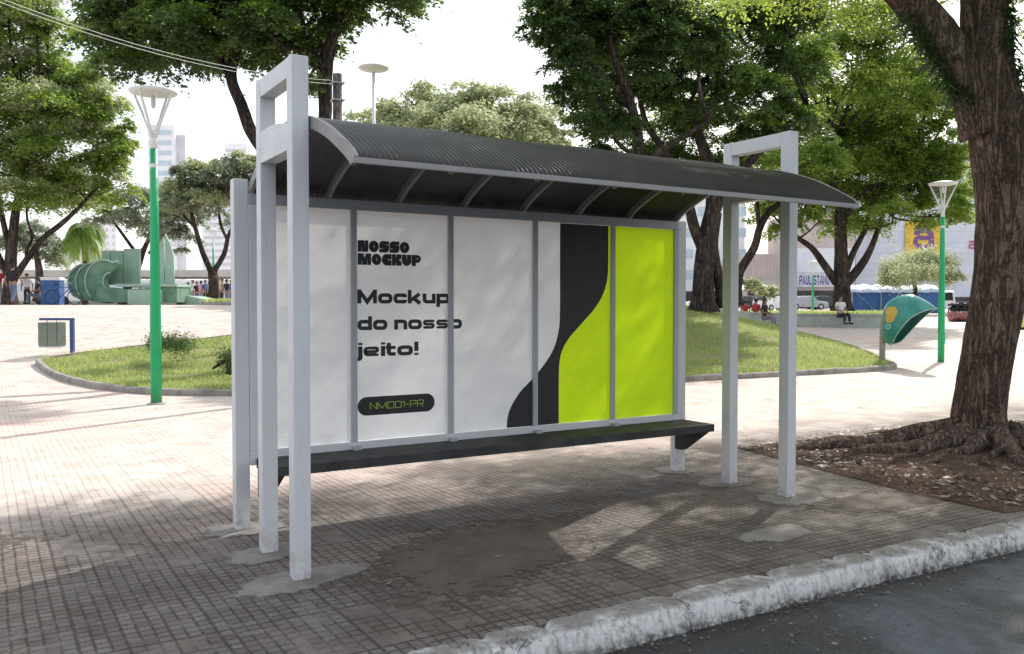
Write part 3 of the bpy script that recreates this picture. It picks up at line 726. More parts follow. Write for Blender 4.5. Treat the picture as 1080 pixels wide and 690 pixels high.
# ------------------------------------------------------------------ foliage and trees
def leaf_cloud(blobs, n, size, spray=9, droop=.25, spread=.33):
    """leaf-sized quads gathered in flattened layered sprays through a set of ellipsoids (centre, radii)"""
    vol = np.array([(b[1][0] * b[1][1] * b[1][2]) ** .72 for b in blobs]); vol /= vol.sum(); VS = []
    for (c, r), f in zip(blobs, vol):
        r = np.array(r, float); c = np.array(c, float); m = max(40, int(n * f)); K = int(min(34, max(9, (r[0] * r[1]) ** .5 / spread * 4.2)))
        d = R.normal(size=(K, 3)) + np.array([0, 0, .25]); d /= np.linalg.norm(d, axis=1)[:, None]
        ctr = c + d * r * R.uniform(.35, 1.08, K)[:, None] ** .7
        sr = (r[0] * r[1]) ** .5 * R.uniform(.24, .56, K); tilt = R.normal(0, .22, (K, 2)) + d[:, :2] * -.25
        if spread > 1: K = 4; ctr = c + R.normal(0, .22, (K, 3)) * r; sr = (r[0] * r[1]) ** .5 * R.uniform(.55, .95, K); tilt = tilt[:K]
        w = sr ** 1.6; idx = R.choice(K, m, p=w / w.sum())
        rho = np.sqrt(R.uniform(0, 1, m)) * (1 + .25 * R.normal(size=m)); th = R.uniform(0, 6.283, m)
        th += .35 * np.sin(th * 5 + idx)                                   # gathered in fingers
        lx, ly = rho * np.cos(th) * sr[idx], rho * np.sin(th) * sr[idx]
        lz = lx * tilt[idx, 0] + ly * tilt[idx, 1] - droop * rho ** 2 * sr[idx] + R.normal(0, .11, m) * sr[idx] + R.normal(0, size * .4, m) + (R.normal(0, .42, m) * sr[idx] if droop < 0 else 0)
        P = ctr[idx] + np.stack([lx, ly, lz], 1)
        a = th + R.normal(0, .7, m); u = np.stack([np.cos(a), np.sin(a), R.normal(-.35, .4, m)], 1); u /= np.linalg.norm(u, axis=1)[:, None]
        nn = R.normal(0, .62, (m, 3)) + np.array([0, 0, 1.0]); w = np.cross(nn, u); w /= np.linalg.norm(w, axis=1)[:, None] + 1e-6
        s = (size * R.uniform(.5, 1.35, m))[:, None]
        VS.append(np.stack([P - u * s * .5, P + w * s * .25 - u * s * .05, P + u * s * .55, P - w * s * .25 - u * s * .05], 1).reshape(-1, 3))
    V = np.concatenate(VS); return V, np.arange(len(V)).reshape(-1, 4)

def limb_mesh(bm, pts, radii, n=10, rough=.05, seed=0, flare=0):
    """gnarled tapered limb through 3-D points"""
    P = spline([tuple(p) + (r,) for p, r in zip(pts, radii)], 5); pts = [Vector(p[:3]) for p in P]; rr = [max(.004, p[3]) for p in P]
    rings = []; a = None; rnd = random.Random(seed); ph = [rnd.uniform(0, 6.28) for _ in range(4)]; acc = 0
    for i, p in enumerate(pts):
        t = (pts[min(i + 1, len(pts) - 1)] - pts[max(i - 1, 0)]).normalized()
        a = (Vector((1, .1, 0)) if a is None else a); a = (a - t * a.dot(t)).normalized(); b_ = t.cross(a); acc += (p - pts[i - 1]).length if i else 0
        rg = []
        for k in range(n):
            th = 2 * math.pi * k / n; q = 1 + rough * (math.sin(3 * th + ph[0] + acc * .9) + .7 * math.sin(5 * th + ph[1] - acc * 1.3) + .5 * math.sin(9 * th + ph[2])) + rnd.uniform(-rough, rough) * .5
            if flare: q += flare * math.exp(-max(0, p.z - pts[0].z) / .28) * (.45 + .55 * max(0, math.sin(2.5 * th + ph[3])) ** 1)
            rg.append(bm.verts.new(p + (a * math.cos(th) + b_ * math.sin(th)) * rr[i] * q))
        rings.append(rg)
    for a_, b2 in zip(rings, rings[1:]):
        for k in range(n): bm.faces.new((a_[k], a_[(k + 1) % n], b2[(k + 1) % n], b2[k]))
    bm.faces.new(rings[-1]); bm.faces.new(rings[0][::-1])

def tree(name, base, limbs, blobs, label, cat='tree', group=None, bark='bark2', leaf='leaf_m', n=20000, size=.13, spray=9, spread=.33, twigs=True, ring=10, leaf2=None, droop=.25):
    """limbs: [(points, radii)] in world space; blobs: [(centre, radii)]"""
    t = thing(name, base); B = Vector(base); loc = lambda p: Vector(p) - B
    bm = bmesh.new()
    for i, (P, r) in enumerate(limbs): limb_mesh(bm, [loc(p) for p in P], r, ring if i == 0 else max(6, ring - 2), .06, i, .5 if i == 0 else 0)
    o = obj('trunk', bm, bark, t, True)
    if twigs:
        bm = bmesh.new(); ends = [Vector(P[-1]) for P, r in limbs] + [Vector(P[len(P) // 2 + 1 if len(P) > 2 else -1]) for P, r in limbs[1:]]
        for j, (c, r) in enumerate(blobs):
            c = Vector(c); e = min(ends, key=lambda q: (q - c).length); m_ = (e + c) / 2 + Vector((random.uniform(-.3, .3), random.uniform(-.3, .3), -.15))
            lr = .035 + .012 * (c - e).length; limb_mesh(bm, [loc(e), loc(m_), loc(c)], [lr, lr * .7, lr * .4], 6, .05, j)
            for q in range(5):
                dd = Vector((random.uniform(-1, 1) * r[0], random.uniform(-1, 1) * r[1], random.uniform(-.2, .9) * r[2])) * .8; s = m_.lerp(c, random.uniform(.3, 1))
                limb_mesh(bm, [loc(s), loc(s + dd * .5 + Vector((0, 0, .1))), loc(c + dd)], [lr * .45, lr * .3, .008], 5, .04, q)
        obj('branches', bm, bark, t, True)
    n = int(n * 1.85); size *= .74
    V, F = leaf_cloud([(tuple(loc(c)), r) for c, r in blobs], n, size, spray, droop, spread)
    obj('crown', npmesh('crown', V, F), leaf, t)
    if leaf2:  # second leaf set on top, usually paler: sunlit tops put in by colour
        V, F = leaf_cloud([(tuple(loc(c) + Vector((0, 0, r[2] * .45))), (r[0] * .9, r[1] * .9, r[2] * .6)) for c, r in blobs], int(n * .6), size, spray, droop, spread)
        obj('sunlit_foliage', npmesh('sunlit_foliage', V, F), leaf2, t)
    tag(t, label, cat, group); return t
def L(d, pts, radii):
    """limb from (column, row[, depth offset]) control points"""
    return ([pv(p[0], p[1], d + (p[2] if len(p) > 2 else 0)) for p in pts], radii)
def Bl(d, specs):
    """crown lobes: (column, row, depth offset, half width px, half height px)"""
    out = []
    for u, v, do, w, h in specs:
        k = (d + do) / FPX; out.append((pv(u, v, d + do), (w * k, max(w * k * .9, 1.0), h * k)))
    return out
PX = lambda px, d: px * d / FPX

# --- foreground street tree
d = 9.3; tb = Vector((TB[0], TB[1], .0))
def fp(u, v, do=0): return pv(u, v, d + do)
trunk_pts = [fp(1036, 500), fp(1035, 470), fp(1036, 425), fp(1045, 360), fp(1055, 295), fp(1059, 220), fp(1056, 160), fp(1042, 100), fp(1034, 45), fp(1030, -20), fp(1022, -90, .3), fp(1010, -170, .8)]
trunk_r = [.36, .285, .25, .255, .27, .29, .32, .27, .225, .2, .18, .15]
ft = thing('street_tree', tb); bm = bmesh.new()
def local(P): return [Vector(p) - tb for p in P]
limb_mesh(bm, local(trunk_pts), trunk_r, 44, .05, 3, .42)
limb_mesh(bm, local([fp(1040, 140), fp(1018, 90), fp(990, 45), fp(958, 8), fp(925, -28, -.2), fp(880, -80, -.5), fp(800, -150, -.4)]), [.27, .21, .19, .175, .16, .14, .1], 20, .07, 5)
limb_mesh(bm, local([fp(1060, 200, .1), fp(1085, 150, .2), fp(1112, 90, .3), fp(1150, 0, .6), fp(1200, -90, 1.0)]), [.24, .2, .17, .15, .1], 20, .05, 6)
limb_mesh(bm, local([fp(1045, -40, .2), fp(1000, -130, 1.5), fp(940, -200, 3.2), fp(860, -230, 4.6)]), [.17, .13, .1, .06], 12, .05, 8)
limb_mesh(bm, local([fp(1030, -60, 0), fp(1060, -150, -1.2), fp(1100, -220, -2.6)]), [.17, .12, .08], 12, .05, 9)
obj('trunk', bm, 'bark', ft, True)
rb_ = bmesh.new()
def root(pts, radii, seed, n=14):
    P = [Vector((x, y, max(.0, dirt_h(x, y, .4)) + z * .8 - r_ * .05)) - tb for (x, y, z), r_ in zip(pts, radii)]; limb_mesh(rb_, P, [r_ * .7 for r_ in radii], n, .13, seed)
root([(7.35, .45, .12), (7.0, .75, .06), (6.6, .95, .02), (6.25, 1.2, .03), (5.95, 1.5, -.02), (5.7, 1.75, -.06)], [.24, .16, .12, .11, .07, .04], 1)
root([(7.3, .3, .12), (6.9, .42, .05), (6.5, .5, .03), (6.15, .75, .0), (5.85, .8, -.01), (5.6, 1.0, -.05)], [.22, .14, .11, .085, .05, .03], 2)
root([(7.3, .15, .08), (6.95, .1, .03), (6.6, .15, .0), (6.3, .05, -.01), (6.05, .12, -.04)], [.2, .1, .07, .05, .03], 3)
root([(7.4, .05, .1), (7.1, -.25, .03), (6.85, -.45, .01), (6.7, -.8, .0), (6.45, -1.0, -.04)], [.22, .12, .08, .05, .03], 4)
root([(7.6, 0, .1), (7.6, -.4, .05), (7.45, -.75, .02), (7.5, -1.1, -.03)], [.24, .14, .09, .05], 5)
root([(7.7, .1, .1), (8.0, -.3, .05), (8.2, -.7, .02), (8.5, -1.0, -.03)], [.26, .15, .09, .05], 6)
root([(7.8, .4, .1), (8.4, .5, .03), (9.0, .4, -.03)], [.22, .12, .05], 7)
root([(7.5, .6, .1), (7.7, 1.1, .03), (7.5, 1.6, -.03)], [.22, .12, .05], 8)
root([(6.75, .5, .05), (6.4, .25, .02), (6.1, .35, -.01), (5.8, .25, -.04)], [.07, .055, .04, .02], 9)
root([(6.9, .8, .05), (6.5, 1.2, .0), (6.3, 1.6, -.02)], [.08, .06, .03], 10)
root([(7.05, -.2, .04), (6.7, -.2, .02), (6.45, -.45, .0), (6.2, -.5, -.03)], [.06, .05, .035, .02], 11)
obj('roots', rb_, 'root', ft, True)
crown = []
for k_ in range(300):
    a = k_ * 2.39996; r = 7.1 * math.sqrt((k_ + .5) / 300); z = random.uniform(7.2, 9.0) - .03 * r * r
    X, Y = 8.6 + r * math.cos(a) * 1.15 + random.uniform(-.35, .35), .9 + r * math.sin(a) * .95 + random.uniform(-.35, .35)
    dd = (X - CAM.x) * FW.x + (Y - CAM.y) * FW.y; z = max(z, CAM.z + dd * .352 + .6)
    gx, gy = X - z * .954, Y - z * .493                      # unseen crown clumps dropped by where their shadow lands, to shape the shade
    if gy > 2.5 - .25 * max(0, gx - 3) or random.random() < (.16 if gy < .9 else .38): continue
    q = random.uniform(.45, .85); crown.append(((X - tb.x, Y - tb.y, z), (q, q, .3)))
V, F = leaf_cloud(crown, 170000, .1, 9, .25, 2); obj('crown', npmesh('crown', V, F), 'leaf_m', ft)
# drooping foliage that enters the top of the picture
low = Bl(11, [(900, -10, 3, 60, 18), (840, -22, 4, 70, 20), (770, -14, 5, 70, 22), (1075, 20, 2, 18, 30), (950, -30, 2, 60, 20)])
V, F = leaf_cloud([(tuple(Vector(c) - tb), r) for c, r in low], 9000, .075, 9, .3, .25); obj('low_foliage', npmesh('low_foliage', V, F), 'leaf_y', ft)
# ferns growing on the bark
fv = []
for _ in range(1900):
    if random.random() < .7: v = random.uniform(-10, 260); u0 = np.interp(v, [0, 60, 110, 260], [1062, 1066, 1088, 1092]); p = fp(u0 + random.uniform(-10, 4), v, random.uniform(-.25, .1))
    else: s = random.random(); p = fp(1012 - 66 * s + random.uniform(-6, 16), 100 - 92 * s + random.uniform(4, 18), random.uniform(-.25, .1))
    a = random.uniform(0, 6.28); out = Vector((math.cos(a), math.sin(a), random.uniform(-.6, .5))) * random.uniform(.08, .22); side = Vector((-math.sin(a), math.cos(a), .2)) * .014; p = p - tb
    fv += [p - side, p + side, p + out + side * .4 + Vector((0, 0, -.02)), p + out - side * .4 + Vector((0, 0, -.02))]
obj('fern_growth', npmesh('ferns', [tuple(x) for x in fv], np.arange(len(fv)).reshape(-1, 4)), 'fern', ft)
tag(ft, 'thick rough-barked street tree with exposed roots in the dirt bed by the kerb', 'tree')

# --- tree behind the left end of the shelter, top left foliage
d = 20
b0 = at(322, d)
tree('park_tree', b0, [
    L(d, [(322, 352), (318, 300), (312, 240), (300, 200), (282, 165), (266, 140), (256, 112), (246, 84), (252, 55), (262, 20), (270, -30)], [.32, .28, .24, .2, .16, .14, .13, .125, .11, .09, .06]),
    L(d, [(314, 250), (328, 205), (338, 165), (344, 125), (344, 88), (349, 55), (360, 15), (372, -30)], [.22, .19, .17, .16, .165, .13, .11, .07]),
    L(d, [(344, 92), (332, 55), (318, 20), (300, -20)], [.1, .08, .06, .04]),
    L(d, [(246, 84), (225, 50), (200, 20), (180, -20)], [.1, .08, .06, .04])],
    Bl(d, [(120, 25, 0, 34, 18), (150, 50, 1, 36, 22), (185, 35, -1, 40, 26), (160, 5, 0, 60, 20), (215, 66, 0, 32, 18), (235, 25, 1, 40, 30), (275, 30, -1, 36, 24), (300, 60, 0, 26, 20), (318, 20, 1, 36, 28), (300, -10, -1, 60, 26), (365, 20, 0, 26, 14), (325, 92, 0, 8, 8), (410, 8, 0, 34, 12), (440, 0, 1, 22, 8), (200, -30, 0, 90, 30), (380, -25, 0, 60, 22), (105, 45, 1, 26, 16), (130, 72, 0, 26, 12), (175, 62, 0, 34, 16), (245, 60, 1, 34, 18), (260, 8, 0, 50, 26), (290, 45, 1, 34, 22), (340, 50, 1, 26, 18), (355, 10, 0, 30, 20), (215, 10, 1, 50, 24)]),
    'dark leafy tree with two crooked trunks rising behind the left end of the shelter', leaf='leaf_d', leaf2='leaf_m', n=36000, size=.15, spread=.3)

# --- big tree at the far left
d = 39.5
tree('park_tree', at(11, d), [
    L(d, [(11, 324), (11, 300), (12, 272), (15, 245), (20, 215), (30, 180), (38, 140)], [.32, .27, .24, .21, .17, .13, .09]),
    L(d, [(14, 296), (22, 284), (32, 270), (46, 252), (64, 238), (80, 224), (98, 205)], [.2, .16, .14, .13, .12, .09, .06]),
    L(d, [(11, 262), (6, 240), (1, 215), (-8, 180)], [.14, .12, .1, .07]),
    L(d, [(9, 292), (0, 272), (-10, 250), (-25, 215)], [.16, .13, .11, .08]),
    L(d, [(29, 272), (29, 264), (35, 250), (30, 230), (31, 205)], [.08, .07, .06, .05, .04])],
    Bl(d, [(20, 40, 0, 45, 26), (-20, 90, 0, 45, 30), (55, 75, 1, 40, 24), (30, 110, -1.5, 50, 22), (85, 115, 0, 34, 20), (105, 145, 0, 30, 20), (60, 150, -1, 40, 22), (10, 165, 0, 42, 24), (100, 178, 0, 30, 16), (60, 190, 1, 40, 16), (120, 200, 0, 24, 14), (128, 165, 0, 20, 22), (115, 120, 0, 26, 26), (100, 90, 0, 24, 24), (-30, 200, 0, 40, 26), (20, 205, -1, 40, 14), (10, 5, 0, 44, 22), (-30, 30, 0, 40, 40), (55, 30, 0, 28, 18), (88, 205, 1, 30, 10), (40, 130, 2, 50, 24), (75, 95, 2, 40, 24), (-10, 130, 0, 40, 30), (115, 170, 0, 26, 16), (70, 215, 2, 34, 9), (95, 125, 2, 34, 22), (30, 185, 2, 50, 16), (40, 8, -1, 34, 16)]),
    'large spreading tree at the far left with low branching dark trunk', leaf='leaf_m', leaf2='leaf_p', n=50000, size=.22, spread=.48)

# --- trees further back on the left
d = 52
tree('park_tree', at(135, d), [
    L(d, [(132, 322), (136, 300), (146, 280), (153, 262), (164, 240)], [.3, .24, .2, .15, .1]),
    L(d, [(148, 272), (138, 258), (128, 244), (118, 230)], [.13, .1, .09, .06]), L(d, [(158, 268), (176, 245), (188, 225)], [.12, .1, .06])],
    Bl(d, [(140, 215, 0, 32, 16), (175, 215, 0, 30, 20), (200, 225, 1, 26, 18), (160, 238, -1, 34, 14), (120, 230, 0, 24, 14), (190, 250, 0, 20, 16), (215, 205, 0, 20, 12)]),
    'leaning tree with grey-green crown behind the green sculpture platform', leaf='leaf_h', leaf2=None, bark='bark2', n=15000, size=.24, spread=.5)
d = 46
tree('park_tree', at(226, d), [
    L(d, [(226, 322), (226, 300), (224, 282)], [.32, .27, .22]),
    L(d, [(224, 288), (215, 268), (208, 245), (203, 225), (200, 205)], [.18, .15, .12, .09, .06]),
    L(d, [(225, 288), (237, 268), (242, 248), (252, 232), (262, 215)], [.16, .13, .1, .08, .05]), L(d, [(241, 255), (233, 235), (232, 215)], [.08, .07, .05]),
    L(d, [(206, 240), (190, 222), (182, 208)], [.07, .06, .04])],
    Bl(d, [(195, 205, 0, 28, 14), (225, 190, 0, 32, 18), (255, 178, 0, 28, 16), (250, 205, 1, 24, 14), (180, 222, 0, 22, 12), (215, 215, -1, 28, 12), (275, 195, 0, 26, 20), (205, 182, 0, 22, 10)]),
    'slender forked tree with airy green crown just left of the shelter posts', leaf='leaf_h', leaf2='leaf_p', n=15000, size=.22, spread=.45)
d = 75
for u, w, hgt, lab in ((40, 46, 262, 'pale far tree partly hidden behind the spreading left tree'), (290, 60, 235, 'pale far tree mostly hidden by the left posts')):
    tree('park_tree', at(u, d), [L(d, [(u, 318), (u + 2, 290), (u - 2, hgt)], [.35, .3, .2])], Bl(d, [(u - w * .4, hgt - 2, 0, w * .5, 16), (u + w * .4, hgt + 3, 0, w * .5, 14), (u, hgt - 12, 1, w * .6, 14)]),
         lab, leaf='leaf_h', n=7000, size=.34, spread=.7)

# --- pale rounded tree over the middle of the roof
d = 40
tree('park_tree', at(480, d), [
    L(d, [(485, 330), (485, 280), (480, 220), (470, 170)], [.4, .35, .28, .2]), L(d, [(482, 235), (520, 190), (555, 160)], [.22, .16, .1]), L(d, [(482, 235), (440, 190), (410, 160)], [.22, .16, .1]), L(d, [(478, 200), (500, 150), (510, 125)], [.16, .12, .08])],
    Bl(d, [(400, 132, 0, 34, 20), (440, 110, 0, 38, 20), (480, 103, 0, 38, 16), (520, 107, 0, 38, 17), (562, 120, 0, 34, 20), (585, 142, 0, 24, 22), (480, 140, -2, 60, 22), (530, 145, -1, 50, 20), (430, 150, -1, 45, 20), (470, 180, 0, 80, 24), (550, 180, 0, 50, 22), (460, 122, 0, 34, 18), (500, 118, 1, 40, 18), (540, 130, -1, 34, 18), (420, 128, 1, 34, 20), (395, 148, 0, 24, 18), (572, 142, 0, 28, 18), (480, 125, -1, 50, 16)]),
    'rounded pale green tree seen above the middle of the shelter roof', leaf='leaf_p', leaf2=None, n=42000, size=.22, spread=.4)

# --- dense dark trees to the right of centre
d = 30
tree('park_tree', at(741, d), [
    L(d, [(742, 329), (742, 300), (744, 270), (748, 240), (752, 212), (748, 180), (738, 150), (725, 110)], [.42, .36, .33, .3, .26, .22, .18, .1]),
    L(d, [(744, 268), (732, 240), (726, 215), (716, 185), (700, 160), (680, 130), (672, 90)], [.22, .19, .17, .15, .13, .1, .07]),
    L(d, [(750, 230), (765, 200), (790, 172), (815, 145), (850, 118)], [.22, .18, .15, .12, .08]),
    L(d, [(700, 165), (672, 165), (650, 150), (640, 120)], [.1, .09, .07, .05]),
    L(d, [(762, 325), (757, 290), (752, 260), (757, 225)], [.2, .17, .15, .12])],
    Bl(d, [(600, 30, 0, 40, 26), (640, 70, 0, 44, 28), (680, 40, 1, 46, 30), (630, 110, 0, 40, 24), (650, 145, 1, 36, 20), (690, 105, 0, 44, 28), (735, 70, 0, 48, 30), (780, 40, 0, 50, 30), (720, 20, -1, 56, 26), (780, 100, -1, 44, 28), (730, 130, 2, 48, 24), (790, 140, 2, 40, 20), (840, 80, 0, 44, 30), (820, 130, 0, 40, 22), (660, 5, 0, 60, 24), (820, 10, 0, 60, 30), (625, 165, 1, 26, 12), (690, 170, 2, 50, 14), (760, 175, 2, 40, 12)]),
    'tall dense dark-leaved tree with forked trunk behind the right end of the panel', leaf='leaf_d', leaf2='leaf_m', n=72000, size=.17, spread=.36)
d = 24
tree('park_tree', at(640, d), [
    L(d, [(640, 340), (645, 300), (655, 240), (668, 190), (672, 150), (664, 110), (650, 70), (640, 30)], [.26, .24, .2, .17, .15, .13, .1, .06]),
    L(d, [(666, 195), (690, 165), (712, 150), (745, 130)], [.12, .1, .08, .05]), L(d, [(664, 115), (640, 85), (610, 60)], [.08, .07, .04])],
    Bl(d, [(590, 10, 0, 36, 22), (620, 40, 1, 38, 22), (650, 15, 0, 40, 22), (690, 60, 0, 40, 24), (600, 60, 0, 24, 14), (610, 95, 0, 26, 18), (640, 130, 0, 30, 14), (700, 20, 0, 44, 24), (740, 40, 1, 40, 26), (575, 30, 0, 22, 16)]),
    'slim dark tree whose winding branches show above the shelter roof right of centre', leaf='leaf_d', leaf2='leaf_d', n=26000, size=.15, spread=.3)
d = 46
tree('park_tree', at(886, d), [
    L(d, [(888, 328), (888, 300), (887, 275), (886, 245), (884, 215), (878, 190), (876, 160)], [.46, .42, .37, .3, .25, .2, .12]),
    L(d, [(882, 298), (868, 278), (856, 262), (842, 252), (824, 238)], [.24, .2, .16, .13, .08]),
    L(d, [(893, 298), (908, 280), (918, 262), (926, 240), (932, 222)], [.28, .22, .17, .13, .08]),
    L(d, [(892, 285), (900, 265), (912, 240), (918, 215), (930, 195), (960, 185)], [.2, .16, .13, .11, .09, .06]),
    L(d, [(888, 240), (905, 205), (935, 190), (955, 180)], [.15, .12, .09, .06])],
    Bl(d, [(830, 215, 0, 34, 18), (860, 180, 0, 40, 26), (900, 170, -1, 40, 26), (940, 150, 0, 44, 24), (975, 130, 0, 40, 26), (990, 175, 0, 26, 24), (955, 205, 0, 36, 16), (920, 215, 1, 26, 14), (870, 225, 1, 26, 14), (985, 215, 0, 26, 18), (940, 224, -3, 26, 9), (1002, 228, -3, 16, 10), (1008, 215, -3, 18, 20), (1012, 180, -2, 16, 26), (930, 180, 2, 60, 22), (880, 205, 2, 50, 20), (960, 180, 1, 50, 24), (840, 175, 2, 44, 24), (905, 145, 1, 60, 24), (1000, 120, 0, 24, 30), (1000, 200, 0, 18, 20), (900, 238, 1, 40, 9), (900, 120, 0, 50, 28), (955, 90, 0, 46, 28), (850, 140, 0, 46, 26), (990, 70, 0, 30, 20), (820, 245, 0, 14, 8), (975, 235, 0, 20, 8), (800, 200, 0, 30, 20), (810, 228, 0, 22, 12)] + [(830, 35, -4, 40, 18), (870, 55, -5, 40, 18), (905, 45, -5, 40, 16), (940, 70, -5, 36, 16), (965, 100, -4, 34, 16), (890, 90, -5, 44, 18), (985, 60, -3, 26, 16), (855, 100, -4, 36, 16), (930, 110, -4, 36, 16), (930, 20, -4, 60, 20), (800, 20, -3, 40, 20)]),
    'broad tree with many dark limbs behind the man on the planter wall', leaf='leaf_m', leaf2='leaf_y', n=80000, size=.22, spread=.48)
d = 38
tree('park_tree', at(778, d), [
    L(d, [(776, 322), (777, 300), (781, 285), (795, 262), (801, 240), (812, 222), (835, 208), (860, 190)], [.26, .24, .2, .18, .16, .14, .11, .07]), L(d, [(800, 240), (798, 215), (802, 190)], [.1, .09, .06])],
    Bl(d, [(800, 195, 0, 30, 18), (835, 195, 0, 34, 14), (860, 170, 0, 34, 20), (790, 170, 0, 34, 20), (845, 232, 0, 14, 10)]),
    'curving slim tree seen between the two right-hand shelter posts', leaf='leaf_m', n=12000, size=.2, spread=.4)
d = 70
tree('park_tree', at(1068, d), [L(d, [(1068, 320), (1068, 280), (1066, 230)], [.35, .3, .2])], Bl(d, [(1040, 190, 0, 24, 30), (1068, 150, 0, 30, 30), (1080, 200, 0, 28, 30), (1010, 220, 0, 14, 14), (1075, 110, 0, 20, 16)]),
    'dark far tree showing behind the upper part of the street trunk', leaf='leaf_m', n=12000, size=.3, spread=.6)
# rounded shrub over the blue stall
d = 66
tree('rounded_shrub', at(965, d), [L(d, [(965, 330), (965, 308), (963, 292)], [.2, .17, .12])],
     Bl(d, [(945, 288, 0, 18, 13), (968, 278, 0, 24, 15), (992, 286, 0, 20, 13), (965, 292, -1.5, 32, 11), (935, 295, 0, 10, 7), (1005, 294, 0, 11, 7)]),
     'rounded clipped bushy tree rising behind the blue stall roof', 'shrub', leaf='leaf_p', leaf2=None, n=17000, size=.22, spread=.35, droop=-.1)
tree('rounded_shrub', at(806, 60), [L(60, [(806, 322), (806, 312), (806, 306)], [.12, .1, .08])], Bl(60, [(800, 303, 0, 10, 6), (812, 308, 0, 8, 6), (790, 300, 0, 8, 4)]),
     'small pale bush beside the parked cars between the right posts', 'shrub', leaf='leaf_p', n=2500, size=.25, spread=.35)
# low plants on the left lawn
tree('low_bush', at(178, 19.5, dz=.1), [L(19.5, [(178, 366), (178, 361), (177, 357)], [.03, .025, .02])], Bl(19.5, [(173, 361, 0, 11, 4), (188, 363, 0, 11, 3.5)]),
     'low dark green bush on the left lawn behind the green lamp post', 'shrub', leaf='leaf_d', n=3200, size=.06, spread=.14, droop=-.1)
tree('low_bush', at(240, 16, dz=.1), [L(16, [(240, 395), (240, 388), (239, 380)], [.03, .025, .02])], Bl(16, [(240, 380, 0, 9, 6), (246, 388, 0, 8, 5)]),
     'low bush on the lawn beside the left-hand shelter post', 'shrub', leaf='leaf_d', n=2600, size=.05, spread=.14, droop=-.1)
# palm
d = 74; pb = at(90, d); pm = thing('palm_tree', pb); bm = bmesh.new(); top = pv(88, 238, d) - pb
limb_mesh(bm, [Vector((0, 0, 0)), top * .5 + Vector((.1, 0, 0)), top], [.3, .22, .2], 10, .03, 2); obj('trunk', bm, 'bark2', pm, True)
fv = []
for k in range(44):
    a = random.uniform(0, 6.283); el = random.uniform(-1.1, .9); ln = random.uniform(2.2, 3.2); dirv = Vector((math.cos(a) * math.cos(el * .6), math.sin(a) * math.cos(el * .6), math.sin(el))); prev = top.copy()
    for s in range(7):
        t = s / 6; p = top + dirv * ln * t * (1 - .3 * t) + Vector((0, 0, -2.2 * t * t)); sd = Vector((-math.sin(a), math.cos(a), 0))
        if s:
            for q in range(6):
                b_ = prev.lerp(p, q / 6)
                for sg in (-1, 1): e = b_ + sd * sg * .34 + Vector((0, 0, -.42)); w = (p - prev).normalized() * .05; fv += [b_ - w, b_ + w, e + w * .3, e - w * .3]
        prev = p
obj('fronds', npmesh('fronds', [tuple(x) for x in fv], np.arange(len(fv)).reshape(-1, 4)), 'leaf_m', pm)
tag(pm, 'tall palm with drooping fronds behind the green shell sculpture', 'palm tree')

# ------------------------------------------------------------------ lamps, poles, cables
def street_lamp(loc, label, h=5.05, s=1.0, group='green street lamps'):
    t = thing('street_lamp', loc)
    bm = bmesh.new(); lathe(bm, [(.088 * s, 0), (.088 * s, 1.2), (.075 * s, h * .5), (.056 * s, h - .95)], 16); obj('pole', bm, 'green', t, True)
    boxobj('access_hatch', (-.045, -.094, .55, .045, -.07, .85), 'green', t, .004)
    bm = bmesh.new(); lathe(bm, [(.15 * s, -.02), (.15 * s, .012), (.09 * s, .03)], 16); obj('base_plate', bm, 'conc', t)
    bm = bmesh.new(); lathe(bm, [(.06 * s, h - 1.25), (.06 * s, h - 1.19)], 16); obj('collar', bm, 'wpaint', t)
    bm = bmesh.new(); lathe(bm, [(.057 * s, h - .949), (.05 * s, h - .8), (.045, h - .7)], 12); obj('neck', bm, 'wpaint', t, True)
    for k in range(4):
        a = math.pi / 4 + k * math.pi / 2; bm = bmesh.new(); c, s_ = math.cos(a), math.sin(a)
        tube(bm, [(c * .03, s_ * .03, h - .78), (c * .12, s_ * .12, h - .55), (c * .33, s_ * .33, h - .1), (c * .35, s_ * .35, h - .04)], [.024, .024, .018, .016], 6); obj('arm', bm, 'wpaint', t, True)
    bm = bmesh.new(); lathe(bm, [(.30, h - .075), (.365, h - .06), (.37, h - .03), (.25, h + .005), (.06, h + .02)], 28); obj('cap', bm, 'wpaint', t, True)
    bm = bmesh.new(); lathe(bm, [(.05, h - .66), (.13, h - .5), (.29, h - .12), (.30, h - .08)], 24, cap=False); obj('lens', bm, 'clearl', t, True)
    bm = bmesh.new(); lathe(bm, [(.02, h - .3), (.035, h - .26), (.035, h - .16), (.02, h - .1)], 12); obj('bulb', bm, 'wpaint', t, True)
    return tag(t, label, 'street lamp', group)
street_lamp(at(164, 14.0, z=0), 'green lamp post standing on the sunny paving at the left')
street_lamp(at(993, 23.8, z=0), 'green lamp post beside the telephone booth on the right', h=4.95)
street_lamp(at(857, 62), 'small distant green lamp post in front of the blue-lettered shop sign', h=3.9)
street_lamp(at(225.5, 60), 'distant green lamp post among the waiting crowd on the left', h=5.2)
t = thing('disc_lamp', at(395, 26)); hz = pv(395, 74, 26).z - t.location.z
bm = bmesh.new(); lathe(bm, [(.08, 0), (.06, hz * .5), (.045, hz - .03)], 12); obj('pole', bm, 'wpaint', t, True)
bm = bmesh.new(); lathe(bm, [(.1, hz - .12), (.4, hz - .04), (.46, hz), (.44, hz + .03), (.2, hz + .07), (.05, hz + .1)], 28); obj('lamp_head', bm, 'wpaint', t, True)
tag(t, 'tall thin white pole with flat disc lamp above the shelter roof', 'street lamp')
wp = thing('wooden_pole', at(357, 15.5)); hz = pv(357, 80, 15.5).z - wp.location.z
bm = bmesh.new(); lathe(bm, [(.095, 0), (.08, hz)], 12); obj('shaft', bm, 'bark3', wp, True)
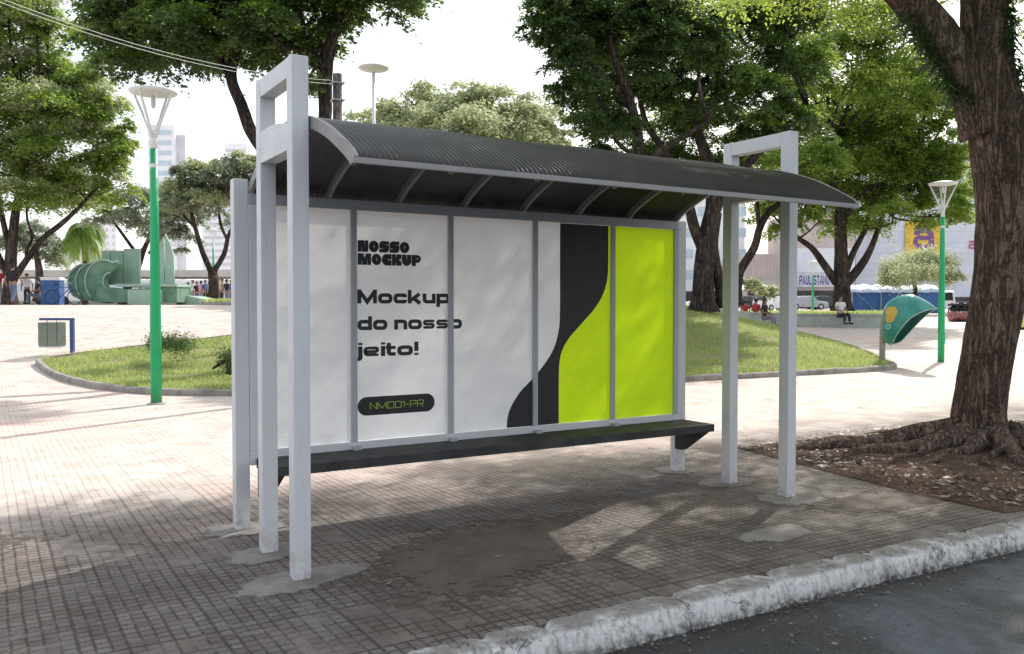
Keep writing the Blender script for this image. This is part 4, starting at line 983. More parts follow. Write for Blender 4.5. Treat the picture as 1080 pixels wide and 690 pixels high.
for k, zz in enumerate((.15, .45)): boxobj('bracket', (-.1, -.1, hz - zz - .03, .1, .1, hz - zz), 'steel', wp)
tag(wp, 'weathered wooden utility pole rising just behind the left end of the roof', 'utility pole')
P0 = pv(357, 90, 15.5)
for k, (dz_, lab) in enumerate(((0, 'upper pale overhead cable crossing the top left sky'), (-.17, 'lower pale overhead cable crossing the top left sky'))):
    A = P0 + Vector((0, 0, dz_ * .35 + .05)); B = pv(-90, -38, 11) + Vector((0, 0, dz_ * .3)); pts = [A.lerp(B, i / 16) + Vector((0, 0, -.3 * (1 - (2 * i / 16 - 1) ** 2))) for i in range(17)]
    bm = bmesh.new(); tube(bm, pts, .0045, 6); tag(obj('overhead_cable', bm, 'wpaint'), lab, 'cable', 'overhead cables')

# blue litter bin post
t = thing('litter_bin', at(76, 21.5), rz=-YAW); zb = t.location.z; k = 21.5 / FPX
hz = pv(75, 338, 21.5).z - zb
boxobj('post', (-.045, -.045, -.1, .045, .045, hz), 'bluep', t, .005)
boxobj('arm', (-.80, -.04, hz + .001, .05, .04, hz + .06), 'bluep', t, .005)
bm = bmesh.new(); box(bm, -.76, -.16, hz - .62, -.24, .16, hz - .05); obj('clear_basket', bm, 'clear', t)
boxobj('basket_floor', (-.75, -.15, hz - .665, -.25, .15, hz - .622), 'steel', t)
for x in (-.62, -.38): boxobj('hanger', (x - .008, -.008, hz - .6, x + .008, .008, hz), 'steel', t)
tag(t, 'blue angled post with clear hanging litter basket on the left path', 'litter bin')

# ------------------------------------------------------------------ telephone booth
t = thing('telephone_booth', at(931, 21.8, z=0), rz=-YAW)
bm = bmesh.new(); lathe(bm, [(.075, 0), (.07, .9), (.065, 1.3)], 12); obj('post', bm, 'conc', t, True)
AL = rad(43)
def hood(scale):
    """open hood lofted between its spine and the rim of the opening; sections are half ellipses"""
    sec = [((190, 471), (190, 472), .03), ((163, 452), (232, 454), .25), ((151, 400), (262, 412), .38), ((149, 320), (310, 350), .45), ((155, 240), (357, 300), .45), ((212, 180), (392, 274), .37), ((310, 155), (425, 257), .26), ((400, 190), (450, 248), .13), ((468, 240), (471, 243), .02)]
    P = spline([(a[0], a[1], b_[0], b_[1], w) for a, b_, w in sec], 4); bm = bmesh.new(); rows = []; n = 24; cc = (270, 320)
    for a0, a1, b0, b1, w in P:
        row = []
        for k in range(n + 1):
            ph = math.pi * (k / n - .5); c = math.cos(ph) ** .85; inset = 1 if scale == 1 else (1 - (1 - scale) * c)
            px = b0 + (a0 - b0) * c * inset; py = b1 + (a1 - b1) * c * inset; x = (px - 144) * .00397; z = 1.6 + (37 - py / 6) * .0238; y = w * math.sin(ph) * (1 if scale == 1 else .97)
            xr = x / (math.cos(AL) + .426 * math.sin(AL)); row.append(bm.verts.new((xr * math.cos(AL) + y * math.sin(AL), -xr * math.sin(AL) + y * math.cos(AL), z)))
        rows.append(row)
    for a, b_ in zip(rows, rows[1:]):
        for k in range(n): bm.faces.new((a[k], a[k + 1], b_[k + 1], b_[k]))
    rim = [r[0].co.copy() for r in rows] + [r[-1].co.copy() for r in rows[::-1]]
    bmesh.ops.recalc_face_normals(bm, faces=bm.faces); return bm, rim
def hoodmat():
    m, nt, out = newmat('booth_green'); b = NB(nt); v = b.coord(); sp = b.n('ShaderNodeSeparateXYZ'); b.l(v, sp.inputs[0]); cb = b.n('ShaderNodeCombineXYZ'); b.l(b.math('ADD', sp.outputs[0], b.math('MULTIPLY', sp.outputs[1], -.426)), cb.inputs[0]); b.l(sp.outputs[2], cb.inputs[2]); vs = cb.outputs[0]
    def dist(p): q = b.n('ShaderNodeVectorMath', operation='DISTANCE'); b.l(vs, q.inputs[0]); q.inputs[1].default_value = p; return q.outputs['Value']
    d1 = b.math('ADD', b.math('MINIMUM', dist((.21, 0, 1.43)), b.math('MULTIPLY', dist((.17, 0, 1.28)), 1.3)), b.math('MULTIPLY', b.noise(v, 9, 2), .10)); f = b.ramp(d1, .185, .195, 1, 0)
    ring = b.ramp(b.math('ABSOLUTE', b.math('SUBTRACT', dist((.135, 0, 1.07)), .05)), .006, .010, 1, 0)
    g = b.mix(b.ramp(b.noise(v, 3, 6), .35, .65), (.025, .21, .18), (.055, .30, .25)); g = b.mix(b.ramp(b.noise(v, 14, 6, .75), .56, .7, 0, .4), g, (.12, .22, .19))
    col = b.mix(f, g, (.60, .36, .04)); col = b.mix(ring, col, (.6, .66, .62))
    b.principled(out, col, .32, 0, b.bump(b.noise(v, 30, 4), .1, .002)); return m
bm, rimpts = hood(1.0); ho = obj('hood', bm, hoodmat(), t, True)
bm, _ = hood(.955); M['hood_in'] = simple('booth_inside', (.012, .10, .085), (.02, .13, .11), 5, .5, .1); obj('hood_lining', bm, 'hood_in', t, True)
bm = bmesh.new(); tube(bm, rimpts + [rimpts[0]], .014, 6, False); obj('rim', bm, 'sculptp', t, True)
boxobj('telephone', (.10, -.09, .98, .22, .09, 1.36), 'steel', t, .02)
tag(t, 'green egg-shaped telephone booth with orange blob on a short post', 'telephone booth')

# ------------------------------------------------------------------ sculpture
d = 40; k = d / FPX
def local_thing(name, u, d, dz=0): return thing(name, at(u, d, dz=dz), rz=-YAW)      # local x = to the right, y = away
sc = local_thing('shell_sculpture', 62, d); g0 = sc.location.z
def sx_(u): return (u - 62) * k
def sz_(v): return (HZ - v) * k + CAM.z - g0
def crescent(u0, u1, v0, v1, tipu, tipv, hole, y0, m='sculpt'):
    cx, cz = (sx_(u0) + sx_(u1)) / 2, (sz_(v0) + sz_(v1)) / 2; rx, rz_ = (sx_(u1) - sx_(u0)) / 2, abs(sz_(v0) - sz_(v1)) / 2
    outer = [(cx + rx * math.cos(rad(a)), cz + rz_ * math.sin(rad(a))) for a in range(60, 315, 8)]
    tip = (sx_(tipu), sz_(tipv)); inner = [(cx + rx * .35 + rx * hole * math.cos(rad(a)), cz + rz_ * hole * math.sin(rad(a))) for a in range(300, 80, -10)]
    pts = [tip] + outer + [(cx + rx * 1.0, cz - rz_ * .9)] + inner + [(tip[0], tip[1] - .14)]
    bm = bmesh.new(); prism(bm, pts, 1, y0, y0 + .55); bmesh.ops.triangulate(bm, faces=[f for f in bm.faces if len(f.verts) > 4]); o_ = obj('shell', bm, m, sc)
    bm = bmesh.new(); tube(bm, [(x, y0 - .02, z) for x, z in [tip] + outer[:22]], .045, 6); obj('rim', bm, 'sculptp', o_, True)
    bm = bmesh.new(); tube(bm, [(x, y0 + .01, z) for x, z in inner], .04, 6); obj('inner_rim', bm, 'sculptp', o_, True)
crescent(62, 98, 278, 317, 103, 279, .34, .9); crescent(77, 116, 277, 318, 116, 277, .36, .3); crescent(95, 134, 275, 320, 129, 276, .42, -.4)
bm = bmesh.new(); prism(bm, [(sx_(112), sz_(319)), (sx_(112), sz_(303)), (sx_(135), sz_(306)), (sx_(195), sz_(303)), (sx_(195), sz_(319))], 1, -.9, .8); obj('platform', bm, 'sculpt', sc)
boxobj('platform_top', (sx_(133), -1.0, sz_(303) + .002, sx_(196), .9, sz_(300)), 'sculptp', sc)
boxobj('plinth', (sx_(147), -1.2, sz_(321), sx_(181), -.92, sz_(306)), 'sculptp', sc)
for u0, u1, v0 in ((97, 106, 263), (107, 120, 263), (121, 138, 261)): boxobj('upright_panel', (sx_(u0), 1.0, sz_(300), sx_(u1), 1.15, sz_(v0)), 'sculptp', sc)
for sgn, (a0, a1) in ((-1, (164, 172.5)), (1, (173, 183))):
    tip_ = (sx_(173), sz_(247)); pts = [(sx_(173) + sgn * .01, sz_(300)), (sx_(a0 if sgn < 0 else a1), sz_(299))]
    w = abs(sx_(a0 if sgn < 0 else a1) - sx_(173)); pts += [(sx_(173) + sgn * w * f, sz_(v)) for f, v in ((1.02, 285), (.96, 270), (.62, 257), (.1, 247 if sgn > 0 else 250))]
    bm = bmesh.new(); prism(bm, pts, 1, .1, .22); obj('sail', bm, 'sculptp', sc)
tag(sc, 'green concrete fountain sculpture of curled shells with upright sail', 'sculpture')
bm = bmesh.new(); rp = local_thing('access_ramp', 210, 41); prism(bm, [(-.75, -.1), (-.75, .42), (-.3, .44), (1.3, .1), (1.35, -.1)], 1, -.8, 1.2); obj('slab', bm, 'sculptp', rp); tag(rp, 'low pale green ramp slab right of the sculpture platform', 'ramp')

# ------------------------------------------------------------------ people
def skin(name, verts, edges, radii, root=0, sub=1):
    me = D.meshes.new(name); me.from_pydata([tuple(v) for v in verts], edges, []); o = D.objects.new(name, me); C.objects.link(o)
    md = o.modifiers.new('s', 'SKIN'); sv = me.skin_vertices[0].data
    for i, r in enumerate(radii): sv[i].radius = r if isinstance(r, tuple) else (r, r); sv[i].use_root = (i == root)
    o.modifiers.new('b', 'SUBSURF').levels = sub
    dg = bpy.context.evaluated_depsgraph_get(); res = D.meshes.new_from_object(o.evaluated_get(dg)); D.objects.remove(o); return res
POSE = {}
def pose(kind):
    if kind in POSE: return POSE[kind]
    sit = kind == 'sit'; hip = .48 if sit else .92
    if kind == 'walk': kn = [(.1, -.16, .5), (-.1, .06, .5)]; an = [(.1, -.18, .09), (-.1, .34, .14)]; el = [(.27, .14, 1.12), (-.27, -.1, 1.12)]; ha = [(.27, .02, .88), (-.27, -.28, .92)]
    elif sit: kn = [(.12, -.44, .5), (-.12, -.44, .5)]; an = [(.12, -.48, .09), (-.12, -.42, .09)]; el = [(.27, -.02, .72), (-.27, -.02, .72)]; ha = [(.14, -.3, .62), (-.14, -.3, .62)]
    else: kn = [(.1, -.02, .5), (-.1, -.02, .5)]; an = [(.11, .02, .08), (-.11, .02, .08)]; el = [(.28, .03, 1.12), (-.28, .03, 1.12)]; ha = [(.27, -.08, .87), (-.27, -.08, .87)]
    dz = hip - .92; lean = -.05 if sit else 0
    T = lambda x, y, z: (x, y + lean * max(0, z - .92), z + dz)
    core = [(0, 0, hip), T(0, 0, 1.12), T(0, 0, 1.32), T(0, .01, 1.45), T(0, 0, 1.53), T(0, -.01, 1.62), T(0, -.01, 1.74)]
    V = list(core); rad_ = [(.14, .11), (.13, .1), (.17, .11), (.07, .07), (.055, .055), (.085, .1), (.06, .07)]; E = [(i, i + 1) for i in range(6)]
    for sg in (0, 1):
        s = 1 if sg == 0 else -1; e = T(*el[sg]) if not sit else el[sg]; h = T(*ha[sg]) if not sit else ha[sg]; b_ = len(V)
        V += [T(s * .19, 0, 1.41), e, h, (h[0], h[1] - .03, h[2] - .09)]; rad_ += [.055, .042, .03, .035]; E += [(2, b_), (b_, b_ + 1), (b_ + 1, b_ + 2), (b_ + 2, b_ + 3)]
        b_ = len(V); a = an[sg]; V += [(s * .09, 0, hip - .06), kn[sg], a, (a[0], a[1] - .14, a[2] - .04)]; rad_ += [.085, .058, .04, (.04, .03)]; E += [(0, b_), (b_, b_ + 1), (b_ + 1, b_ + 2), (b_ + 2, b_ + 3)]
    body = skin('body', V, E, rad_)
    e0, e1 = (Vector(V[7]), Vector(V[15])); sv = [core[0], core[1], core[2], core[3]] ; sr = [(.16, .13), (.155, .12), (.19, .13), (.09, .09)]; se = [(0, 1), (1, 2), (2, 3)]
    for s_i in (7, 15):
        A = Vector(V[s_i]); B = Vector(V[s_i + 1]); b_ = len(sv); sv += [tuple(A), tuple(A.lerp(B, .7))]; sr += [.075, .062]; se += [(2, b_), (b_, b_ + 1)]
    shirt = skin('shirt', sv, se, sr)
    tv = [(0, 0, hip + .03), (0, 0, hip - .03)]; tr = [(.155, .125), (.15, .125)]; te = [(0, 1)]
    for s_i in (11, 19):
        P = [Vector(V[s_i]), Vector(V[s_i + 1]), Vector(V[s_i + 2])]; b_ = len(tv); tv += [tuple(P[0]), tuple(P[1]), tuple(P[1].lerp(P[2], .88))]; tr += [.1, .073, .058]; te += [(1, b_), (b_, b_ + 1), (b_ + 1, b_ + 2)]
    trous = skin('trousers', tv, te, tr)
    hd = Vector(core[5]); bm = bmesh.new(); bmesh.ops.create_uvsphere(bm, u_segments=12, v_segments=8, radius=.108)
    for v in bm.verts: v.co.y *= 1.08; v.co.z *= 1.1
    bmesh.ops.delete(bm, geom=[v for v in bm.verts if v.co.z < -.03 and v.co.y < .03 or v.co.y < -.075 and v.co.z < .04], context='VERTS')
    for v in bm.verts: v.co += hd + Vector((0, .012, .045))
    hair = D.meshes.new('hair'); bm.to_mesh(hair); bm.free()
    bm = bmesh.new()
    for sx in (-1, 1):
        bmesh.ops.create_uvsphere(bm, u_segments=6, v_segments=4, radius=.013, matrix=Matrix.Translation(hd + Vector((sx * .034, -.088, .035))))
    eyes = D.meshes.new('eyes'); bm.to_mesh(eyes); bm.free()
    bm = bmesh.new(); bmesh.ops.create_cone(bm, segments=6, radius1=.02, radius2=.006, depth=.045, cap_ends=True, matrix=Matrix.Translation(hd + Vector((0, -.105, .01))) @ Matrix.Rotation(.3, 4, 'X'))
    nose = D.meshes.new('nose'); bm.to_mesh(nose); bm.free()
    bm = bmesh.new(); 
    for s_i in (13, 21): p = Vector(V[s_i]) + Vector((0, -.07, -.04)); box(bm, p.x - .045, p.y - .12, p.z, p.x + .045, p.y + .12, p.z + .075, .02)
    shoes = D.meshes.new('shoes'); bm.to_mesh(shoes); bm.free()
    for me in (body, shirt, trous, hair, eyes, nose): me.polygons.foreach_set('use_smooth', [True] * len(me.polygons))
    POSE[kind] = (body, shirt, trous, hair, eyes, nose, shoes); return POSE[kind]
def person(loc, rz, kind, shirt, trousers, label, group=None, detail=True, s=1.0):
    t = thing('person', loc, rz); t.scale = (s, s, s); ms = pose(kind)
    names = ('body', 'shirt', 'trousers', 'hair', 'eyes', 'nose', 'shoes'); mm = ('skin', shirt, trousers, 'hair', 'hair', 'skin', 'c_black')
    for i, (nm, me, m) in enumerate(zip(names, ms, mm)):
        if i in (4, 5) and not detail: continue
        me2 = me.copy(); me2.materials.clear(); o = obj(nm, me2, m, t)
    return tag(t, label, 'person', group)
away = -YAW
person(at(14, 37.2), away + math.pi, 'walk', 'c_black', 'c_jean', 'person in black shirt and blue trousers walking away at the far left')
def seat_h(u, d, h): return at(u, d, dz=h)
person(at(41, 41), away - .9, 'sit', 'c_black', 'c_jean', 'person in dark top sitting on a stool left of the blue kiosk')
person(at(29, 41.5), away + .5, 'stand', 'c_white', 'c_black', 'person in white shirt and black trousers standing behind the walker', s=.85)
person(at(-1, 40), away + .3, 'stand', 'c_red', 'c_grey', 'person in red shirt cut by the left edge of the picture')
person(at(886, 41.6, dz=.12), away + .35, 'sit', 'c_white', 'c_black', 'person in white shirt and black trousers sitting on the planter wall', s=1.08)
person(at(806, 38.8, dz=.0), away + .9, 'sit', 'c_black', 'c_grey', 'person in dark clothes sitting low beside the lawn between the right posts')
person(at(797, 44.2, dz=.05), away + 2.2, 'sit', 'c_red', 'c_grey', 'person in red shirt seated just behind the one in dark clothes')
person(at(786, 46, dz=.1), away + 2.6, 'sit', 'c_red', 'c_blue', 'smaller person in red seated leftmost between the right posts', s=.9)
crowd = [('c_teal', 'c_jean', 'teal top'), ('c_white', 'c_grey', 'white top and grey trousers'), ('c_black', 'c_jean', 'black top and jeans'), ('c_pink', 'c_grey', 'pink top'), ('c_blue', 'c_black', 'blue top'), ('c_grey', 'c_black', 'grey top'), ('c_red', 'c_jean', 'red top'), ('c_white', 'c_jean', 'white top and jeans'), ('c_tan', 'c_black', 'tan top'), ('c_black', 'c_grey', 'black top and grey trousers'), ('c_blue', 'c_jean', 'blue top and jeans'), ('c_teal', 'c_black', 'teal top and black trousers')]
us = [199, 203.5, 208, 212.5, 217, 221, 226, 231, 234.5, 239.5, 244, 257]
for i, (u, (a, b_, desc)) in enumerate(zip(us, crowd)):
    person(at(u, 62 - i * .5 + random.uniform(-.4, .4)), away + random.uniform(-1, 1) + (math.pi if i % 3 == 0 else 0), 'stand', a, b_, f'person in {desc} standing in the crowd right of the sculpture', 'people waiting right of the sculpture', False, random.uniform(.9, 1.02))

# ------------------------------------------------------------------ kiosk, stall, wall
t = local_thing('blue_kiosk', 53, 44); boxobj('wall', (-.48, 0, -.1, .48, .5, 1.25), 'tarp', t, .02); boxobj('roof', (-.52, -.05, 1.251, .52, .55, 1.40), 'fac_pale', t, .04); boxobj('door', (-.3, -.02, 0, .25, -.001, 1.15), 'tarp', t, .005)
tag(t, 'small blue box kiosk with white roof left of the green shells', 'kiosk')
# bicycle lying against the shells
t = local_thing('bicycle', 67, 38.6)
for x in (-.5, .5):
    bm = bmesh.new(); tube(bm, [(x + .32 * math.cos(a * .3142), .0, .34 + .32 * math.sin(a * .3142)) for a in range(21)], .018, 6, False); obj('wheel', bm, 'tyre', t)
bm = bmesh.new()
for a, b_ in (((-.5, 0, .34), (-.15, 0, .34)), ((-.15, 0, .34), (.35, 0, .78)), ((-.5, 0, .34), (-.25, 0, .8)), ((-.25, 0, .8), (.35, 0, .78)), ((-.15, 0, .34), (-.27, 0, .88)), ((.5, 0, .34), (.33, 0, .95))): tube(bm, [a, b_], .018, 6)
obj('frame', bm, 'bluep', t); boxobj('saddle', (-.38, -.05, .88, -.16, .05, .93), 'tyre', t, .02); bm = bmesh.new(); tube(bm, [(.3, -.25, .97), (.33, 0, .96), (.3, .25, .97)], .015, 6); obj('handlebar', bm, 'steel', t)
tag(t, 'blue bicycle parked in front of the leftmost green shell', 'bicycle')
# planter wall
wallpts = [at(u, dd) for u, dd in ((748, 45), (790, 43.5), (850, 42.5), (893, 42), (932, 41.6))]
pw = thing('planter_wall', wallpts[2]); bm = bmesh.new(); rows = []
for i, p in enumerate(wallpts):
    q = p - wallpts[2]; rows.append([bm.verts.new((q.x + FW.x * a, q.y + FW.y * a, q.z + z)) for a, z in ((-.22, -.3), (-.22, .58), (.22, .58), (.22, -.3))])
for a, b_ in zip(rows, rows[1:]):
    for q in range(3): bm.faces.new((a[q], b_[q], b_[q + 1], a[q + 1]))
bm.faces.new(rows[0]); bm.faces.new(rows[-1][::-1]); bmesh.ops.recalc_face_normals(bm, faces=bm.faces); obj('wall', bm, 'pwall', pw)
bm = bmesh.new(); rows = []
for i, p in enumerate(wallpts):
    q = p - wallpts[2]; rows.append([bm.verts.new((q.x + FW.x * a, q.y + FW.y * a, q.z + z)) for a, z in ((-.27, .582), (-.27, .65), (.27, .65), (.27, .582))])
for a, b_ in zip(rows, rows[1:]):
    for q in range(4): bm.faces.new((a[q], b_[q], b_[(q + 1) % 4], a[(q + 1) % 4]))
bm.faces.new(rows[0]); bm.faces.new(rows[-1][::-1]); bmesh.ops.recalc_face_normals(bm, faces=bm.faces); obj('coping', bm, 'pwall', pw)
tag(pw, 'low pale green concrete planter wall that people sit on at the right', 'wall')
pp = [tuple(at(u, dd)[:2]) for u, dd in ((748, 45.4), (790, 43.9), (850, 42.9), (893, 42.4), (932, 42), (940, 55), (740, 55))]
sheet('planter_bed', pp, 1.2, lambda x, y, e: terr(x, y) + .5, 'lawn')
g = blades('ground_cover', pp, 9000, .05, .25, .03, lambda x, y, e: terr(x, y) + .5, 'grass'); tag(g, 'green ground cover filling the planter behind the low wall', 'plants')
# blue stall
st = local_thing('market_stall', 945, 70); k7 = 70 / FPX
W_ = 47 * k7
boxobj('tarp_wall', (-W_, 0, -.1, W_, .06, 1.72), 'tarp', st, .01); boxobj('side_wall', (W_ - .06, .062, -.1, W_, 3, 1.7), 'tarp', st)
bm = bmesh.new(); rows = []
nseg = 40
for i in range(nseg + 1):
    x = -W_ - .1 + (2 * W_ + .2) * i / nseg; wob = .06 * math.sin(i * .9) + .05 * math.sin(i * 2.3); rows.append([bm.verts.new((x, y, z + wob * (.3 if y < .1 else 1))) for y, z in ((-.12, 1.66), (-.1, 1.78), (.8, 2.2), (1.6, 2.3), (3.1, 1.7))])
for a, b_ in zip(rows, rows[1:]):
    for q in range(4): bm.faces.new((a[q], b_[q], b_[q + 1], a[q + 1]))
obj('tarp_roof', bm, 'tarpw', st, True)
for x in (-W_, -W_ * .35, W_ * .3, W_): bm = bmesh.new(); tube(bm, [(x, -.1, -.1), (x, -.1, 1.72)], .04, 8); obj('pole', bm, 'steel', st)
for x in (-W_ * .9, -W_ * .2): bm = bmesh.new(); tube(bm, [(x, -.09, 1.6), (x + 1.6, -.09, .1)], .025, 6); obj('brace', bm, 'steel', st)
tag(st, 'long blue tarpaulin stall with pale arched cover beyond the telephone booth', 'stall')
# white market umbrellas
t = local_thing('market_umbrella', 797, 72); bm = bmesh.new(); lathe(bm, [(1.35, 2.0), (.7, 2.35), (.05, 2.6)], 10); obj('canopy', bm, 'fac_pale', t); bm = bmesh.new(); lathe(bm, [(.03, 0), (.03, 2.3)], 6); obj('pole', bm, 'steel', t)
tag(t, 'white market umbrella opened above the stalls between the right posts', 'umbrella')
t2 = copy_tree(t); t2.location = at(783, 76); t2['label'] = 'white market umbrella seen just right of the tree behind post'
for o_ in (t, t2): o_['group'] = 'white umbrellas in the distance'
g = None

# ------------------------------------------------------------------ cars
def make_car(paintm, L_=4.2, Wd=1.7, Hh=1.45, van=False):
    t = thing('parked_car', (0, 0, 0)); h = Hh; l = L_ / 2
    if van: prof = [(-l, .3), (-l, .75), (-l + .1, h - .08), (-l + .3, h), (l - 1.3, h), (l - .75, .98), (l - .08, .82), (l, .65), (l, .3)]
    else: prof = [(-l, .3), (-l, .72), (-l + .12, .9), (-l + .55, .96), (-l + 1.15, h - .06), (-l + 1.5, h), (.25, h), (.55, h - .05), (1.05, .95), (l - .15, .8), (l, .62), (l, .3)]
    bm = bmesh.new(); rows = []
    for y, sc_, in ((-Wd / 2, 0), (-Wd / 2 + .06, 1), (Wd / 2 - .06, 1), (Wd / 2, 0)):
        rows.append([bm.verts.new((x * (.985 if not sc_ else 1), y * (1 if z < 1.0 else .84), z - (.015 if not sc_ else 0))) for x, z in prof])
    n = len(prof)
    for a, b_ in zip(rows, rows[1:]):
        for q in range(n): bm.faces.new((a[q], a[(q + 1) % n], b_[(q + 1) % n], b_[q]))
    bm.faces.new(rows[0][::-1]); bm.faces.new(rows[-1]); bmesh.ops.recalc_face_normals(bm, faces=bm.faces); bmesh.ops.triangulate(bm, faces=[f for f in bm.faces if len(f.verts) > 4]); obj('body', bm, paintm, t)
    for s in (-1, 1):
        if van: wp_ = [(-l + .45, 1.0), (-l + .45, h - .15), (l - 1.35, h - .15), (l - .9, 1.02)]
        else: wp_ = [(-l + 1.0, 1.0), (-l + 1.35, h - .12), (.3, h - .12), (.9, 1.0)]
        bm = bmesh.new(); y = s * (Wd / 2 * .86 + .012); bm.faces.new([bm.verts.new((x, y + (s * .05 if z < 1.1 else 0), z)) for x, z in wp_]); obj('side_window', bm, 'glass', t)
    for x0, x1 in ((((l - 1.28), (l - .80)) if van else (.6, 1.02)), ((-l - .001, -l + .07) if van else (-l + .6, -l + 1.1))):
        zt, zb = (h - .1, 1.02) if not van else (h - .12, 1.05); bm = bmesh.new(); e = .03 if x0 > 0 else -.03
        xa, xb = (x0, x1) if x0 > 0 else (x1, x0); w_ = Wd / 2 * .8; bm.faces.new([bm.verts.new(p) for p in ((xa + e, -w_ * .9, zt), (xa + e, w_ * .9, zt), (xb + e, w_, zb), (xb + e, -w_, zb))]); obj('windscreen' if x0 > 0 else 'rear_window', bm, 'glass', t)
    for x in (-l + .8, l - .8):
        for s in (-1, 1):
            bm = bmesh.new(); lathe(bm, [(.32, -.1), (.34, -.05), (.34, .05), (.32, .1)], 18)
            for v in bm.verts: v.co = Vector((v.co.x + x, v.co.z + s * (Wd / 2 - .09), v.co.y + .33))
            wh = obj('wheel', bm, 'tyre', t); bm = bmesh.new(); lathe(bm, [(.2, -.01), (.2, .01)], 14)
            for v in bm.verts: v.co = Vector((v.co.x + x, v.co.z + s * (Wd / 2 + .015), v.co.y + .33))
            obj('rim', bm, 'steel', wh)
    for s in (-1, 1): boxobj('headlight', (l - .03, s * .6 - .16, .6, l + .012, s * .6 + .16, .74), 'lampg', t, .01); boxobj('tail_light', (-l - .012, s * .62 - .12, .68, -l + .03, s * .62 + .12, .82), 'carr', t, .01)
    return t
car_specs = [('carw', False, 746, 88, .1, 'white hatchback parked beyond the forked tree left of the right posts'), ('carw', True, 817, 84, .5, 'white van parked between the two right-hand shelter posts'),
             ('cars', False, 850, 92, 0, 'silver car parked left of the man on the wall under the shop sign'), ('card', False, 868, 96, 0, 'dark car parked in front of the blue-lettered shop'), ('carw', True, 996, 76, 1.1, 'white van parked just right of the blue stall'),
             ('cars', False, 1078, 90, .2, 'silver car at the right edge behind the street trunk'), ('card', False, 787, 95, 0, 'dark car behind the white umbrellas'), ('carr', False, 1052, 96, 0, 'red car mostly hidden behind the street trunk'),
             ('carw', False, 836, 100, 0, 'white hatchback parked behind the white van near the right post')]
protos = {}
for m_, van, u, dd, rz, lab in car_specs:
    if (m_, van) not in protos: c = make_car(m_, van=van, Hh=1.85 if van else 1.45); protos[(m_, van)] = c
    else: c = copy_tree(protos[(m_, van)])
    c.location = at(u, dd); c.rotation_euler = (0, 0, -YAW + rz); tag(c, lab, 'car', 'cars parked along the far street'); c.name = 'parked_van' if van else 'parked_car'
# motorcycles
def moto():
    t = thing('motorcycle', (0, 0, 0))
    for x in (-.6, .62): bm = bmesh.new(); tube(bm, [(x + .28 * math.cos(a * .3927), 0, .31 + .28 * math.sin(a * .3927)) for a in range(17)], .05, 8, False); obj('wheel', bm, 'tyre', t)
    bm = bmesh.new(); prism(bm, [(-.35, .3), (-.4, .55), (-.1, .7), (.3, .85), (.42, .6), (.25, .32)], 1, -.13, .13); obj('engine_body', bm, 'card', t)
    bm = bmesh.new(); prism(bm, [(-.75, .72), (-.7, .85), (0, .8), (.02, .7)], 1, -.13, .13); obj('seat', bm, 'tyre', t)
    bm = bmesh.new(); tube(bm, [(.62, 0, .31), (.42, 0, .95)], .04, 6); tube(bm, [(.38, -.32, 1.02), (.42, 0, .97), (.38, .32, 1.02)], .02, 6); obj('handlebar', bm, 'steel', t); bm = bmesh.new(); bmesh.ops.create_uvsphere(bm, u_segments=10, v_segments=6, radius=.1, matrix=Matrix.Translation((.55, 0, .86))); obj('headlight', bm, 'lampg', t); return t
m0 = moto()
for i, (u, lab) in enumerate(((1006, 'leftmost dark motorcycle parked beside the white van'), (1014, 'middle dark motorcycle parked in front of the dark shopfront'), (1022, 'dark motorcycle parked nearest the street trunk'))):
    c = m0 if i == 0 else copy_tree(m0); c.location = at(u, 62); c.rotation_euler = (0, 0, -YAW + .7); tag(c, lab, 'motorcycle', 'motorcycles parked by the shops')
fb = [tuple(at(u, dd)[:2]) for u, dd in ((1002, 52), (1030, 52), (1030, 58), (1000, 58))]
sheet('flower_bed_soil', fb, 1, lambda x, y, e: terr(x, y) + .1, 'dirt'); g = blades('flower_bed', fb, 2500, .15, .45, .06, lambda x, y, e: terr(x, y) + .1, 'flower'); tag(g, 'low reddish flowers growing left of the big street trunk', 'flowers')

# ------------------------------------------------------------------ buildings on the right
d = 118; kb = d / FPX
def bld(u0, u1, vtop, m, d=118, depth=14, label='', base=None):
    t = thing('building', at((u0 + u1) / 2, d), rz=-YAW); w = (u1 - u0) / 2 * d / FPX; h = (HZ - vtop) * d / FPX + CAM.z - t.location.z
    boxobj('wall', (-w, 0, -.5, w, depth, h), m, t); tag(t, label, 'building'); t['w'] = w; return t, w, h, d / FPX
def sgn_text(name, s, x, z, cap, width, m, t, y, thick=.24): return text(name, s, x, z, cap, width, thick, .22, y, m, t)
t, w, h, k = bld(902, 1140, 150, 'fac_w', 116, 18, 'large white panelled store with yellow and purple sign behind the lamp')
for i in range(1, 14): boxobj('panel_joint', (-w, -.03, i * 1.45, w, -.001, i * 1.45 + .06), 'fac_side', t)
boxobj('shopfront', (-w + .4, -.08, -.3, w - .4, -.001, 1.4), 'dark', t)
lx = lambda u: (u - (902 + 1140) / 2) * k; lz = lambda v: (HZ - v) * k + CAM.z - t.location.z
sg = boxobj('yellow_sign', (lx(953), -.25, lz(275), lx(990), -.04, lz(234)), 'yellow', t, .02)
K_ = Ink(lx(961), lz(263), 2.9 / .98, 2.9 / .98 , -.26); K_.stroke([(.16, .62), (.2, .84), (.80, .84), (.84, .1)], .26, .3); K_.stroke([(.84, .5), (.1, .5), (.12, .12), (.84, .1)], .2, .2); obj('sign_letter', K_.bm, 'purple', sg)
K_ = Ink(lx(1020), lz(263), 1.15, 1.15, -.1); K_.stroke([(.1, .86), (.84, .86), (.84, 0)], .24, .2); K_.stroke([(.84, .5), (.1, .5), (.12, .12), (.84, .1)], .2, .2); obj('wall_letter', K_.bm, 'magenta', t)
